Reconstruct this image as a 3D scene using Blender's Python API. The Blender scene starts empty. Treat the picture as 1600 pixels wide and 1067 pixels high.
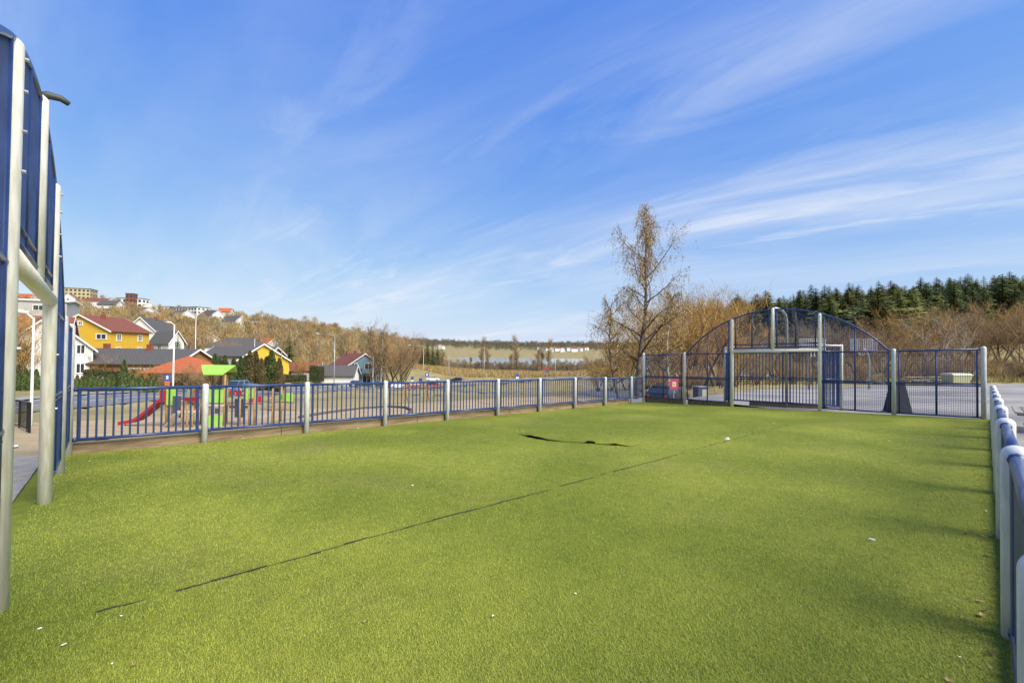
import bpy, math, random
import numpy as np
from mathutils import Vector, Matrix
random.seed(7); rng = np.random.default_rng(7)
R = math.radians
scene = bpy.context.scene
col = scene.collection

# ------------------------------------------------------------------ camera
FPX, YAW, PIT, ROL = 686.1, -0.8241, 0.0713, -0.005      # from the pen's own lines
UX, UY, EYE = 0.0516, -0.0260, 1.4185                    # slope of the court (it falls to the left and away)
def _axes():
    cy, sy, cp, sp, cr, sr = math.cos(YAW), math.sin(YAW), math.cos(PIT), math.sin(PIT), math.cos(ROL), math.sin(ROL)
    f = Vector((sy*cp, cy*cp, sp)); r = Vector((cy, -sy, 0)); u = r.cross(f)
    r, u = cr*r + sr*u, -sr*r + cr*u
    q = Vector((UX, UY, 1)).normalized().rotation_difference(Vector((0, 0, 1)))
    return q @ f, q @ r, q @ u
CF, CR, CU = _axes()
def g(x, y): return UX*x + UY*y                           # court plane
E = Vector((-UX*EYE, -UY*EYE, EYE))
E.z = EYE + g(E.x, E.y)
cam = bpy.data.objects.new('camera', bpy.data.cameras.new('camera')); col.objects.link(cam)
cam.data.sensor_width = 36; cam.data.lens = FPX/1600*36; cam.data.clip_start = .05; cam.data.clip_end = 9000
m = Matrix((CR, CU, -CF)).transposed().to_4x4(); m.translation = E
cam.matrix_world = m; scene.camera = cam
FH = Vector((CF.x, CF.y, 0)).normalized(); RH = Vector((FH.y, -FH.x, 0))
ANG0 = math.degrees(math.atan2(RH.y, RH.x))

# ------------------------------------------------------------------ sky, sun, exposure
SUN_U, SUN_V, SUN_EL = 0.78, -0.62, 43
sd = (RH*SUN_U + FH*SUN_V).normalized()
world = bpy.data.worlds.new('World'); scene.world = world; world.use_nodes = True
nt = world.node_tree; nt.nodes.clear()
def N(t, **k):
    n = nt.nodes.new(t)
    for a, b in k.items(): setattr(n, a, b)
    return n
def LK(a, b): nt.links.new(a, b)
out = N('ShaderNodeOutputWorld'); bg = N('ShaderNodeBackground'); sky = N('ShaderNodeTexSky')
sky.sky_type = 'NISHITA'; sky.sun_disc = False
sky.sun_elevation = R(SUN_EL); sky.sun_rotation = math.atan2(sd.x, sd.y)
sky.air_density = 1.0; sky.dust_density = 0.6; sky.ozone_density = 2.5
tc = N('ShaderNodeTexCoord'); sep = N('ShaderNodeSeparateXYZ'); LK(tc.outputs['Generated'], sep.inputs[0])
def M(op, a, b=None, c=None, clamp=False):
    n = N('ShaderNodeMath', operation=op, use_clamp=clamp)
    for i, q in enumerate((a, b, c)):
        if q is None: continue
        if hasattr(q, 'links'): LK(q, n.inputs[i])
        else: n.inputs[i].default_value = q
    return n.outputs[0]
sp_ = N('ShaderNodeSeparateColor'); LK(sky.outputs[0], sp_.inputs[0]); cb_ = N('ShaderNodeCombineColor')
for i_, (pw, k_) in enumerate(((.95, .345), (.66, .68), (.14, 2.36))):      # grade: deep clear blue, paler towards the horizon
    LK(M('MULTIPLY', M('POWER', sp_.outputs[i_], pw), k_), cb_.inputs[i_])
zz = M('ADD', M('MAXIMUM', sep.outputs[2], 0.0), .10)
comb = N('ShaderNodeCombineXYZ')
LK(M('DIVIDE', sep.outputs[0], zz), comb.inputs[0]); LK(M('DIVIDE', sep.outputs[1], zz), comb.inputs[1])
mp = N('ShaderNodeMapping'); mp.inputs['Rotation'].default_value = (0, 0, -R(ANG0 + 14)); mp.inputs['Scale'].default_value = (.42, 1.25, 1)
LK(comb.outputs[0], mp.inputs[0])
n1 = N('ShaderNodeTexNoise'); n1.inputs['Scale'].default_value = .85; n1.inputs['Detail'].default_value = 9; n1.inputs['Roughness'].default_value = .58; n1.inputs['Distortion'].default_value = .7
LK(mp.outputs[0], n1.inputs[0])
n2 = N('ShaderNodeTexNoise'); n2.inputs['Scale'].default_value = .38; n2.inputs['Detail'].default_value = 3
LK(mp.outputs[0], n2.inputs[0])
mp3 = N('ShaderNodeMapping'); mp3.inputs['Rotation'].default_value = (0, 0, -R(ANG0 + 30)); mp3.inputs['Scale'].default_value = (.5, 2.1, 1); mp3.inputs['Location'].default_value = (3.3, 1.7, 0); LK(comb.outputs[0], mp3.inputs[0])
n3 = N('ShaderNodeTexNoise'); n3.inputs['Scale'].default_value = 1.1; n3.inputs['Detail'].default_value = 8; n3.inputs['Roughness'].default_value = .62; n3.inputs['Distortion'].default_value = 1.1; LK(mp3.outputs[0], n3.inputs[0])
haze = M('MULTIPLY', M('SUBTRACT', n1.outputs[0], .38, clamp=True), M('SUBTRACT', n2.outputs[0], .30, clamp=True))
haze = M('MULTIPLY', haze, 8.5, clamp=True)
wisp = M('MULTIPLY', M('MULTIPLY', M('SUBTRACT', n3.outputs[0], .51, clamp=True), 3.6, clamp=True), M('MULTIPLY', M('SUBTRACT', n2.outputs[0], .38, clamp=True), 5.0, clamp=True))
cl = M('ADD', M('MULTIPLY', haze, .85), M('MULTIPLY', wisp, .8), clamp=True)
veil = M('POWER', M('SUBTRACT', 1.0, M('MAXIMUM', sep.outputs[2], 0.0), clamp=True), 4.2)
cl = M('ADD', M('MULTIPLY', cl, .74), M('MULTIPLY', veil, .46), clamp=True)
mix = N('ShaderNodeMixRGB'); LK(cl, mix.inputs[0]); LK(cb_.outputs[0], mix.inputs[1]); mix.inputs[2].default_value = (2.72, 2.92, 3.25, 1)
LK(mix.outputs[0], bg.inputs[0]); bg.inputs[1].default_value = 0.15; LK(bg.outputs[0], out.inputs[0])
sl = bpy.data.lights.new('sun', 'SUN'); sl.energy = 3.3; sl.angle = R(38); sl.color = (1, .93, .82)   # softened by the cirrus veil
so = bpy.data.objects.new('sun', sl); col.objects.link(so)
dv = Vector((sd.x*math.cos(R(SUN_EL)), sd.y*math.cos(R(SUN_EL)), math.sin(R(SUN_EL))))
so.rotation_euler = dv.to_track_quat('Z', 'Y').to_euler(); so.location = (30, -30, 60)
vs = scene.view_settings; vs.view_transform = 'Standard'; vs.look = 'None'; vs.exposure = 1.0; vs.gamma = 1; vs.use_curve_mapping = False

# ------------------------------------------------------------------ materials
MATS = {}
def mat(name, c, rough=.7, metal=0, var=0, scale=6, bump=0, bscale=40, c2=None, stretch=None, obj_rand=0, coat=0, island=0, band=None):
    if name in MATS: return MATS[name]
    mt = bpy.data.materials.new(name); mt.use_nodes = True; t = mt.node_tree
    b = t.nodes['Principled BSDF']; b.inputs['Roughness'].default_value = rough; b.inputs['Metallic'].default_value = metal
    b.inputs['Coat Weight'].default_value = coat
    c = (*c, 1); c2 = (*c2, 1) if c2 else tuple(min(1, q*(1-var)) for q in c[:3]) + (1,)
    src = None
    crd = t.nodes.new('ShaderNodeTexCoord').outputs['Object']
    if stretch:
        mpn = t.nodes.new('ShaderNodeMapping'); mpn.inputs['Scale'].default_value = stretch; t.links.new(crd, mpn.inputs[0]); crd = mpn.outputs[0]
    if var or c2 != c:
        nz = t.nodes.new('ShaderNodeTexNoise'); nz.inputs['Scale'].default_value = scale; nz.inputs['Detail'].default_value = 6
        t.links.new(crd, nz.inputs[0])
        rp = t.nodes.new('ShaderNodeValToRGB'); rp.color_ramp.elements[0].position = .35; rp.color_ramp.elements[1].position = .65
        rp.color_ramp.elements[0].color = c2; rp.color_ramp.elements[1].color = c
        t.links.new(nz.outputs[0], rp.inputs[0]); src = rp.outputs[0]
    if band:
        sx = t.nodes.new('ShaderNodeSeparateXYZ'); t.links.new(t.nodes.new('ShaderNodeTexCoord').outputs['Object'], sx.inputs[0])
        def mm(op, a, b_):
            q = t.nodes.new('ShaderNodeMath'); q.operation = op
            for i_, w_ in enumerate((a, b_)):
                if hasattr(w_, 'links'): t.links.new(w_, q.inputs[i_])
                else: q.inputs[i_].default_value = w_
            return q.outputs[0]
        cc = sx.outputs[2] if band[0] == 'z' else mm('ADD', sx.outputs[0], sx.outputs[1])
        gap = mm('LESS_THAN', mm('FRACT', mm('DIVIDE', cc, band[1]), 0), band[2])
        mx = t.nodes.new('ShaderNodeMixRGB'); mx.blend_type = 'MULTIPLY'; t.links.new(gap, mx.inputs[0]); mx.inputs[2].default_value = (band[3],)*3 + (1,)
        if src: t.links.new(src, mx.inputs[1])
        else: mx.inputs[1].default_value = c
        src = mx.outputs[0]
    if obj_rand or island:
        hsn = t.nodes.new('ShaderNodeHueSaturation')
        if src: t.links.new(src, hsn.inputs['Color'])
        else: hsn.inputs['Color'].default_value = c
        rnd = t.nodes.new('ShaderNodeObjectInfo').outputs['Random'] if obj_rand else t.nodes.new('ShaderNodeNewGeometry').outputs['Random Per Island']
        k = obj_rand or island
        mr = t.nodes.new('ShaderNodeMapRange'); mr.inputs['To Min'].default_value = 1-k; mr.inputs['To Max'].default_value = 1+k
        t.links.new(rnd, mr.inputs[0]); t.links.new(mr.outputs[0], hsn.inputs['Value'])
        mr2 = t.nodes.new('ShaderNodeMapRange'); mr2.inputs['To Min'].default_value = .5-k*.05; mr2.inputs['To Max'].default_value = .5+k*.05
        t.links.new(rnd, mr2.inputs[0]); t.links.new(mr2.outputs[0], hsn.inputs['Hue'])
        src = hsn.outputs[0]
    if src: t.links.new(src, b.inputs['Base Color'])
    else: b.inputs['Base Color'].default_value = c
    if bump:
        nb = t.nodes.new('ShaderNodeTexNoise'); nb.inputs['Scale'].default_value = bscale; nb.inputs['Detail'].default_value = 4
        t.links.new(crd, nb.inputs[0])
        bp = t.nodes.new('ShaderNodeBump'); bp.inputs['Strength'].default_value = bump; bp.inputs['Distance'].default_value = .05
        t.links.new(nb.outputs[0], bp.inputs['Height']); t.links.new(bp.outputs[0], b.inputs['Normal'])
    MATS[name] = mt
    return mt
BLUE = mat('blue_powder_coat', (.024, .054, .175), .38, var=.35, scale=5, coat=.2)
CREAM = mat('cream_paint', (.88, .86, .76), .42, c2=(.70, .66, .54), scale=7, stretch=(5, 5, .7))
GREYP = mat('pale_grey_paint', (.66, .66, .66), .45, c2=(.50, .50, .49), scale=7, stretch=(5, 5, .8))
GALV = mat('galvanised_steel', (.42, .44, .46), .42, .5, var=.25, scale=8)
TIMBER = mat('old_timber', (.30, .22, .125), .85, c2=(.16, .115, .065), scale=3, bump=.4, bscale=9, stretch=(6, .7, 6))
WOOD = mat('play_timber', (.36, .22, .085), .7, var=.35, scale=5)
LIME = mat('lime_panel', (.33, .62, .075), .5, var=.1)
GREEN = mat('green_panel', (.12, .40, .06), .5, var=.1)
RED = mat('red_panel', (.42, .02, .03), .4, var=.15)
SLATE = mat('slate_grey_panel', (.07, .08, .11), .5, var=.2)
STEEL = mat('slide_steel', (.62, .61, .58), .3, .6)
GLASS = mat('window_glass', (.03, .04, .05), .08)
WHITEW = mat('white_cladding', (.78, .77, .73), .6, var=.10, scale=3, stretch=(9, 9, .3), band=('h', .24, .2, .72))
WHITE = mat('white_paint', (.80, .79, .76), .5, var=.06)
YELLOW = mat('yellow_cladding', (.68, .42, .035), .6, var=.15, scale=2, stretch=(.4, .4, 9), band=('z', .22, .2, .75))
BLUEH = mat('blue_cladding', (.16, .29, .38), .6, var=.2, scale=3, stretch=(9, 9, .3), band=('h', .24, .2, .7))
GREYW = mat('grey_cladding', (.42, .41, .39), .7, var=.15)
TILE = mat('red_tile', (.26, .08, .042), .8, c2=(.16, .052, .030), scale=9, bump=.5, bscale=14, band=('z', .22, .3, .62))
DARKR = mat('dark_roofing', (.105, .098, .088), .75, c2=(.07, .066, .06), scale=6, bump=.4, bscale=16, band=('h', .5, .16, .7))
ORANGE = mat('orange_tile', (.52, .13, .035), .75, c2=(.36, .085, .026), scale=9, bump=.4, bscale=16, band=('z', .2, .3, .7))
OCHRE = mat('brick_ochre', (.38, .17, .07), .8, var=.3, scale=9)
TAN = mat('tan_concrete', (.50, .42, .22), .8, var=.12)
BRICK = mat('red_brown_brick', (.24, .075, .05), .8, var=.2)
BLACK = mat('black_paint', (.012, .012, .014), .35)
RUBBER = mat('tyre_rubber', (.018, .018, .018), .85)
ASPH = mat('asphalt', (.17, .17, .175), .9, c2=(.13, .13, .135), scale=.6, bump=.2, bscale=30)
GRAVEL = mat('plaza_gravel', (.36, .335, .30), .95, c2=(.20, .19, .18), scale=.28, bump=.6, bscale=30)
SAND = mat('playground_sand', (.44, .33, .18), .95, c2=(.33, .245, .13), scale=.8, bump=.4, bscale=22)
SOIL = mat('meadow_ground', (.33, .255, .10), .95, c2=(.20, .17, .06), scale=.16, bump=.6, bscale=4)
LINE = mat('road_paint', (.78, .78, .74), .7, var=.15)
TWIG = mat('twig_bark', (.115, .075, .045), .9, island=.3)
BARK = mat('dark_bark', (.075, .058, .045), .9, var=.4, scale=5, bump=.6, bscale=12)
BIRCH = mat('birch_bark', (.50, .47, .42), .8, c2=(.07, .06, .05), scale=3, stretch=(1, 1, 2.2))
GOLD = mat('golden_willow_twigs', (.40, .24, .07), .9, island=.35)
BROWN = mat('brown_brush_twigs', (.31, .20, .095), .9, island=.35)
GREYB = mat('grey_brown_twigs', (.26, .20, .125), .9, island=.35)
DEADLEAF = mat('withered_leaf', (.40, .265, .085), .9, island=.4)
SPRUCE = mat('spruce_needles', (.115, .145, .042), .9, obj_rand=.35)
PINE = mat('pine_needles', (.20, .215, .058), .9, obj_rand=.3)
THUJA = mat('thuja_leaf', (.075, .105, .028), .9, island=.35)
HEDGE = mat('hedge_leaf', (.085, .088, .03), .9, island=.4)
WOODS = mat('hillside_wood', (.36, .23, .085), .95, c2=(.24, .19, .10), scale=.035, island=.4)
WATER = mat('lake_water', (.30, .36, .42), .12, bump=.05, bscale=.6)
LEAFL = mat('dry_leaf', (.30, .19, .09), .8, obj_rand=.4)
PAPER = mat('pale_scrap', (.75, .73, .68), .8, obj_rand=.15)

# ------------------------------------------------------------------ mesh builder
class MB:
    def __init__(s): s.v = []; s.f = []
    def add(s, vs, fs):
        o = len(s.v); s.v += [tuple(q) for q in vs]; s.f += [tuple(i+o for i in f) for f in fs]; return s
    def box(s, c, d, rz=0, bev=0):
        hx, hy, hz = d[0]/2, d[1]/2, d[2]/2; cr, sr = math.cos(rz), math.sin(rz)
        vs = []
        for x, y, z in ((-1,-1,-1),(1,-1,-1),(1,1,-1),(-1,1,-1),(-1,-1,1),(1,-1,1),(1,1,1),(-1,1,1)):
            X, Y = x*hx, y*hy; vs.append((c[0]+X*cr-Y*sr, c[1]+X*sr+Y*cr, c[2]+z*hz))
        return s.add(vs, [(0,3,2,1),(4,5,6,7),(0,1,5,4),(1,2,6,5),(2,3,7,6),(3,0,4,7)])
    def tube(s, pts, rad, n=8, cap=True):
        pts = [Vector(p) for p in pts]
        if not hasattr(rad, '__len__'): rad = [rad]*len(pts)
        vs = []; ref = None
        for i, p in enumerate(pts):
            t = (pts[min(i+1, len(pts)-1)] - pts[max(i-1, 0)])
            t = t.normalized() if t.length > 1e-9 else Vector((0, 0, 1))
            if ref is None: ref = Vector((1, 0, 0)) if abs(t.x) < .8 else Vector((0, 1, 0))
            a = (ref - t*ref.dot(t)).normalized(); ref = a; b = t.cross(a)
            for k in range(n):
                th = 2*math.pi*k/n; vs.append(p + (a*math.cos(th) + b*math.sin(th))*rad[i])
        fs = []
        for i in range(len(pts)-1):
            for k in range(n):
                k2 = (k+1) % n; fs.append((i*n+k, i*n+k2, (i+1)*n+k2, (i+1)*n+k))
        if cap: fs += [tuple(range(n))[::-1], tuple(range((len(pts)-1)*n, len(pts)*n))]
        return s.add(vs, fs)
    def prism(s, poly, fn, t0, t1):                       # poly of (a,b), fn(a,b,t)->xyz
        n = len(poly); vs = [fn(a, b, t0) for a, b in poly] + [fn(a, b, t1) for a, b in poly]
        return s.add(vs, [tuple(range(n))[::-1], tuple(range(n, 2*n))] + [(i, (i+1) % n, n+(i+1) % n, n+i) for i in range(n)])
    def slab(s, quad, n, t):                              # quad thickened along n
        n = Vector(n)*t; q = [Vector(p) for p in quad]
        return s.add(q + [p+n for p in q], [(3,2,1,0),(4,5,6,7),(0,1,5,4),(1,2,6,5),(2,3,7,6),(3,0,4,7)])
    def build(s, name, mt, parent=None, smooth=False, loc=None, rz=0):
        me = bpy.data.meshes.new(name); me.from_pydata(s.v, [], s.f); me.materials.append(mt); me.update()
        if smooth: me.polygons.foreach_set('use_smooth', [True]*len(me.polygons))
        return link(name, me, parent, loc, rz)
def link(name, me, parent=None, loc=None, rz=0):
    o = bpy.data.objects.new(name, me); col.objects.link(o)
    if parent: o.parent = parent
    if loc is not None: o.location = loc
    if rz: o.rotation_euler = (0, 0, rz)
    return o
def npmesh(name, V, Fs, mt):                              # V (n,3), Fs (m,k) arrays
    me = bpy.data.meshes.new(name); k = Fs.shape[1]
    me.vertices.add(len(V)); me.vertices.foreach_set('co', np.asarray(V, np.float32).ravel())
    me.loops.add(Fs.size); me.loops.foreach_set('vertex_index', Fs.astype(np.int32).ravel())
    me.polygons.add(len(Fs)); me.polygons.foreach_set('loop_start', np.arange(0, Fs.size, k, dtype=np.int32))
    me.materials.append(mt); me.update(calc_edges=True); return me
def tag(o, label=None, cat=None, group=None, kind=None):
    if label: o['label'] = label
    if cat: o['category'] = cat
    if group: o['group'] = group
    if kind: o['kind'] = kind
    return o
def empty(name, loc, rz=0):
    o = bpy.data.objects.new(name, None); col.objects.link(o); o.location = loc; o.rotation_euler = (0, 0, rz); o.empty_display_size = .2
    return o
def copy_tree(o, parent=None):
    c = o.copy(); col.objects.link(c); c.parent = parent
    for ch in list(o.children): copy_tree(ch, c)
    return c

# ------------------------------------------------------------------ terrain
def ray(px, py): return CF + CR*((px-800)/FPX) + CU*((533.5-py)/FPX)
def at(px, py, v): return E + ray(px, py)*v               # point at camera depth v
def uv(u, v): p = E + RH*u + FH*v; return p.x, p.y
def onplane(px, py, dz=0):
    d = ray(px, py); t = (g(E.x, E.y)+dz - E.z - 0)/(d.z - UX*d.x - UY*d.y); p = E + d*t; return p
XL, XR, YN, YF = -11.143, 0.0, -0.427, 18.80              # the pen
CPS = [at(*q) for q in [
 (30,668,15),(-200,660,15),(130,640,33),(130,619,40),(20,640,31),(20,612,42),(-250,640,34),
 (338,668,21),(200,670,20),(460,660,22),(620,645,26),(720,632,30),(800,622,36),(900,614,45),(980,613,45),
 (150,655,27),(330,640,30),(480,616,62),(480,608,72),(560,606,98),(640,602,125),(750,599,150),(850,598,140),
 (545,600,114),(400,609,62),(200,592,68),(190,560,92),(60,598,60),(-300,590,60),(340,560,130),(440,588,88),
 (300,535,180),(300,508,300),(150,492,300),(130,474,380),(20,488,300),(-300,480,300),(400,517,300),(480,522,300),
 (400,508,380),(520,522,380),(600,535,350),(660,550,330),(600,562,180),(680,580,175),(-300,470,420),
 (130,480,650),(400,520,650),(600,545,700),(-300,470,700),
 (700,587,175),(800,585,185),(880,587,175),(950,592,140),(800,580,240),(700,580,240),(900,581,235),(980,585,200),
 (1030,634,34),(1000,624,38),(1100,606,50),(1180,604,60),(1280,603,52),(1450,601,60),(1590,598,66),(2000,600,60),
 (1100,602,70),(1300,596,78),(1500,590,84),(1200,560,140),(1400,522,170),(1580,502,180),(2000,480,180),
 (1050,560,200),(1100,520,230),(1200,510,240),(1400,493,245),(1600,478,245),(2100,465,245),
 (1100,520,420),(1400,495,420),(1700,480,420),(2100,480,420)]]
CPS += [Vector((*uv(u, v), E.z + z)) for u, v, z in [
 (-60,300,-17),(0,300,-18),(60,320,-18),(-40,480,-19),(60,480,-19),(150,480,-19),(0,560,-17),(-120,560,-16),(180,600,-16),
 (-160,640,-11),(0,660,-12),(200,680,-11),(-200,1200,4),(0,1200,2),(300,1200,3),(-400,2200,18),(0,2200,14),(400,2200,16),(900,2200,25),(-1200,2200,40),(1800,2000,60),
 (0,-40,-2),(-60,-40,-3),(60,-40,-1),(-40,5,-3.4),(-40,-15,-3),(30,15,-1.2),(45,40,-2.6),(80,0,-1)]]
for x, y in [(XL, 0), (XL, 10), (XL, 18), (-6, 18), (-6, 3), (0, 10), (0, 18), (1, 0), (6, 6), (10, 18), (5, 26), (-1, 25), (14, 34), (4, 34), (-9, -2), (-4, -4), (3, -6), (-12, -4)]:
    CPS.append(Vector((x, y, g(x, y) - .05)))
CPS.append(Vector((XL-2.5, 4, g(XL, 4)-1.2))); CPS.append(Vector((XL-2.5, 12, g(XL, 12)-1.2))); CPS.append(Vector((XL-2, 19, g(XL, 19)-.7)))
CP = np.array(CPS)
def _warp(x, y):
    dx, dy = x-E.x, y-E.y; u = dx*RH.x+dy*RH.y; v = dx*FH.x+dy*FH.y
    th = np.arctan2(u, v); r = np.hypot(u, v)
    return np.stack([th*1.9, np.log(r+7)*1.7], -1)
_A = _warp(CP[:, 0], CP[:, 1])
_D = np.linalg.norm(_A[:, None]-_A[None], axis=-1)
_n = len(CP); _K = np.zeros((_n+3, _n+3)); _K[:_n, :_n] = _D - .02*np.eye(_n); _K[:_n, _n] = 1; _K[:_n, n1 and _n+1:] = _A; _K[_n, :_n] = 1; _K[_n+1:, :_n] = _A.T
_w = np.linalg.solve(_K, np.r_[CP[:, 2], 0, 0, 0])
PLAZA = [onplane(*q) for q in [(1073,621.5),(1180,609),(1290,603.5),(1420,601),(1600,599.5)]]
PLAZA = [(p.x, p.y) for p in PLAZA] + [(75, 45), (60, -30), (.16, -30), (.16, YF+.12), (-5.6, YF+.12)]
def inside(poly, x, y):
    r = np.zeros(np.shape(x), bool); n = len(poly)
    for i in range(n):
        (x1, y1), (x2, y2) = poly[i], poly[(i+1) % n]
        c = ((y1 > y) != (y2 > y)) & (x < (x2-x1)*(y-y1)/((y2-y1) or 1e-9)+x1); r ^= c
    return r
def tzv(x, y):
    x = np.asarray(x, float); y = np.asarray(y, float); W_ = _warp(x, y); sh = W_.shape[:-1]; W2 = W_.reshape(-1, 2)
    D = np.linalg.norm(W2[:, None]-_A[None], axis=-1)
    z = D@_w[:_n] + _w[_n] + W2@_w[_n+1:]
    return z.reshape(sh)
def tz(x, y): return float(tzv([x], [y])[0])
def P(px, v, dz=0):
    x, y = uv((px-800)/FPX*v, v); return Vector((x, y, tz(x, y)+dz))
th = np.radians(np.r_[np.linspace(-180, -70, 26)[:-1], np.linspace(-70, 70, 260), np.linspace(70, 180, 26)[1:]])
rr = np.geomspace(2.0, 4200, 190)
T, RR = np.meshgrid(th, rr)
gx = E.x + RH.x*np.sin(T)*RR + FH.x*np.cos(T)*RR; gy = E.y + RH.y*np.sin(T)*RR + FH.y*np.cos(T)*RR
gz = tzv(gx, gy)
gz = gz + (rng.normal(size=gz.shape)*.015*np.minimum(RR/12, 12))*(RR > 40)
plane = UX*gx + UY*gy
pen = (gx > XL-.9) & (gx < .6) & (gy > YN-.7) & (gy < YF+.7)
gz = np.where(pen | inside(PLAZA, gx, gy), np.minimum(gz, plane-.35), gz)
nr, nc = gz.shape; idx = np.arange(nr*nc).reshape(nr, nc)
Q = np.stack([idx[:-1, :-1], idx[:-1, 1:], idx[1:, 1:], idx[1:, :-1]], -1).reshape(-1, 4)[:, ::-1]
me = npmesh('terrain', np.stack([gx, gy, gz], -1).reshape(-1, 3), Q, SOIL); me.polygons.foreach_set('use_smooth', [True]*len(me.polygons))
tag(link('terrain', me), kind='structure')

def sheet(name, poly, mt, zf, step, up=.0):
    xs = [p[0] for p in poly]; ys = [p[1] for p in poly]
    import bmesh
    bm = bmesh.new(); f = bm.faces.new([bm.verts.new((a, b, 0)) for a, b in poly])
    bmesh.ops.triangulate(bm, faces=bm.faces[:])
    for ax, lo, hi in ((0, min(xs), max(xs)), (1, min(ys), max(ys))):
        c = lo+step
        while c < hi:
            no = (1, 0, 0) if ax == 0 else (0, 1, 0); co = (c, 0, 0) if ax == 0 else (0, c, 0)
            bmesh.ops.bisect_plane(bm, geom=bm.verts[:]+bm.edges[:]+bm.faces[:], plane_co=co, plane_no=no); c += step
    vx = np.array([v.co.x for v in bm.verts]); vy = np.array([v.co.y for v in bm.verts]); z = zf(vx, vy)+up
    for v, q in zip(bm.verts, z): v.co.z = q
    for f in bm.faces:
        if f.normal.z < 0: f.normal_flip()
    me = bpy.data.meshes.new(name); bm.normal_update(); bm.to_mesh(me); bm.free(); me.materials.append(mt)
    return tag(link(name, me), kind='structure')
gp = lambda x, y: UX*np.asarray(x)+UY*np.asarray(y)
sheet('gravel_plaza', PLAZA, GRAVEL, gp, 6, -.02)
def strip(name, pts, width, mt, up, step=3.0, off=0):     # a band following the terrain along a polyline of (u,v)
    pts = [Vector(uv(*p)).to_2d() for p in pts]
    dense = []
    for i in range(len(pts)-1):
        a0 = pts[max(i-1, 0)]; a1, a2 = pts[i], pts[i+1]; a3 = pts[min(i+2, len(pts)-1)]
        n = max(2, int((a2-a1).length/step))
        for k in range(n):
            t = k/n; dense.append(.5*((2*a1)+(a2-a0)*t+(2*a0-5*a1+4*a2-a3)*t*t+(3*a1-a0-3*a2+a3)*t**3))
    dense.append(pts[-1]); V = []
    nw = max(2, int(width/1.6)+1)
    for i, p in enumerate(dense):
        d = (dense[min(i+1, len(dense)-1)]-dense[max(i-1, 0)]).normalized(); nrm = Vector((d.y, -d.x))
        for k in range(nw): V.append(p + nrm*(off + width*(k/(nw-1)-.5)))
    V = np.array(V); z = tzv(V[:, 0], V[:, 1])+up
    ii = np.arange(len(V)).reshape(-1, nw)
    Q = np.stack([ii[:-1, :-1], ii[:-1, 1:], ii[1:, 1:], ii[1:, :-1]], -1).reshape(-1, 4)
    me = npmesh(name, np.c_[V, z], Q, mt)
    return tag(link(name, me), kind='structure')
ROAD = [(-39,-25),(-37.5,8),(-36,35),(-33.5,62),(-29,95),(-20,128),(0,152),(40,165),(120,170)]
strip('road', ROAD, 7.2, ASPH, .07)
strip('sidewalk', ROAD, 2.0, mat('pavement', (.30, .29, .28), .9, var=.2, scale=.7), .13, off=-5.2)
strip('road_edge_line', ROAD, .16, LINE, .085, off=-3.2); strip('road_centre_line', ROAD, .14, LINE, .085, off=.2)
strip('side_road', [(-22,118),(-8,95),(4,66),(10,44),(12.5,30)], 6.5, ASPH, .06)
SANDP = [uv(*q) for q in [(-13.5,11.5),(-19,15),(-24,21),(-22,26),(-14,31),(-6,34),(1,38),(6,42),(9,36),(7,27),(3,24),(-2,20),(-7,15)]]
sheet('playground_sand', SANDP, SAND, tzv, 1.6, .05)
_pp = [onplane(*q) for q in [(-90,760),(30,742),(66,722),(80,692),(70,676),(-90,672)]]
sheet('sandy_yard', [(p.x, p.y) for p in _pp], SAND, lambda x, y: np.maximum(tzv(x, y)+.05, gp(x, y)-.02), .6)
strip('footpath', [(-10.5,7.2),(-14,10.5),(-19,13),(-26,15),(-34,20)], 2.6, SAND, .05, step=1)
# lake
lk = MB(); lv = [uv(*q) for q in [(-150,262),(-40,250),(40,255),(130,270),(260,330),(300,640),(-30,640),(-260,610)]]
lk.add([(a, b, E.z-14.0) for a, b in lv], [tuple(range(len(lv)))]); tag(lk.build('lake', WATER), kind='structure')

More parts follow.
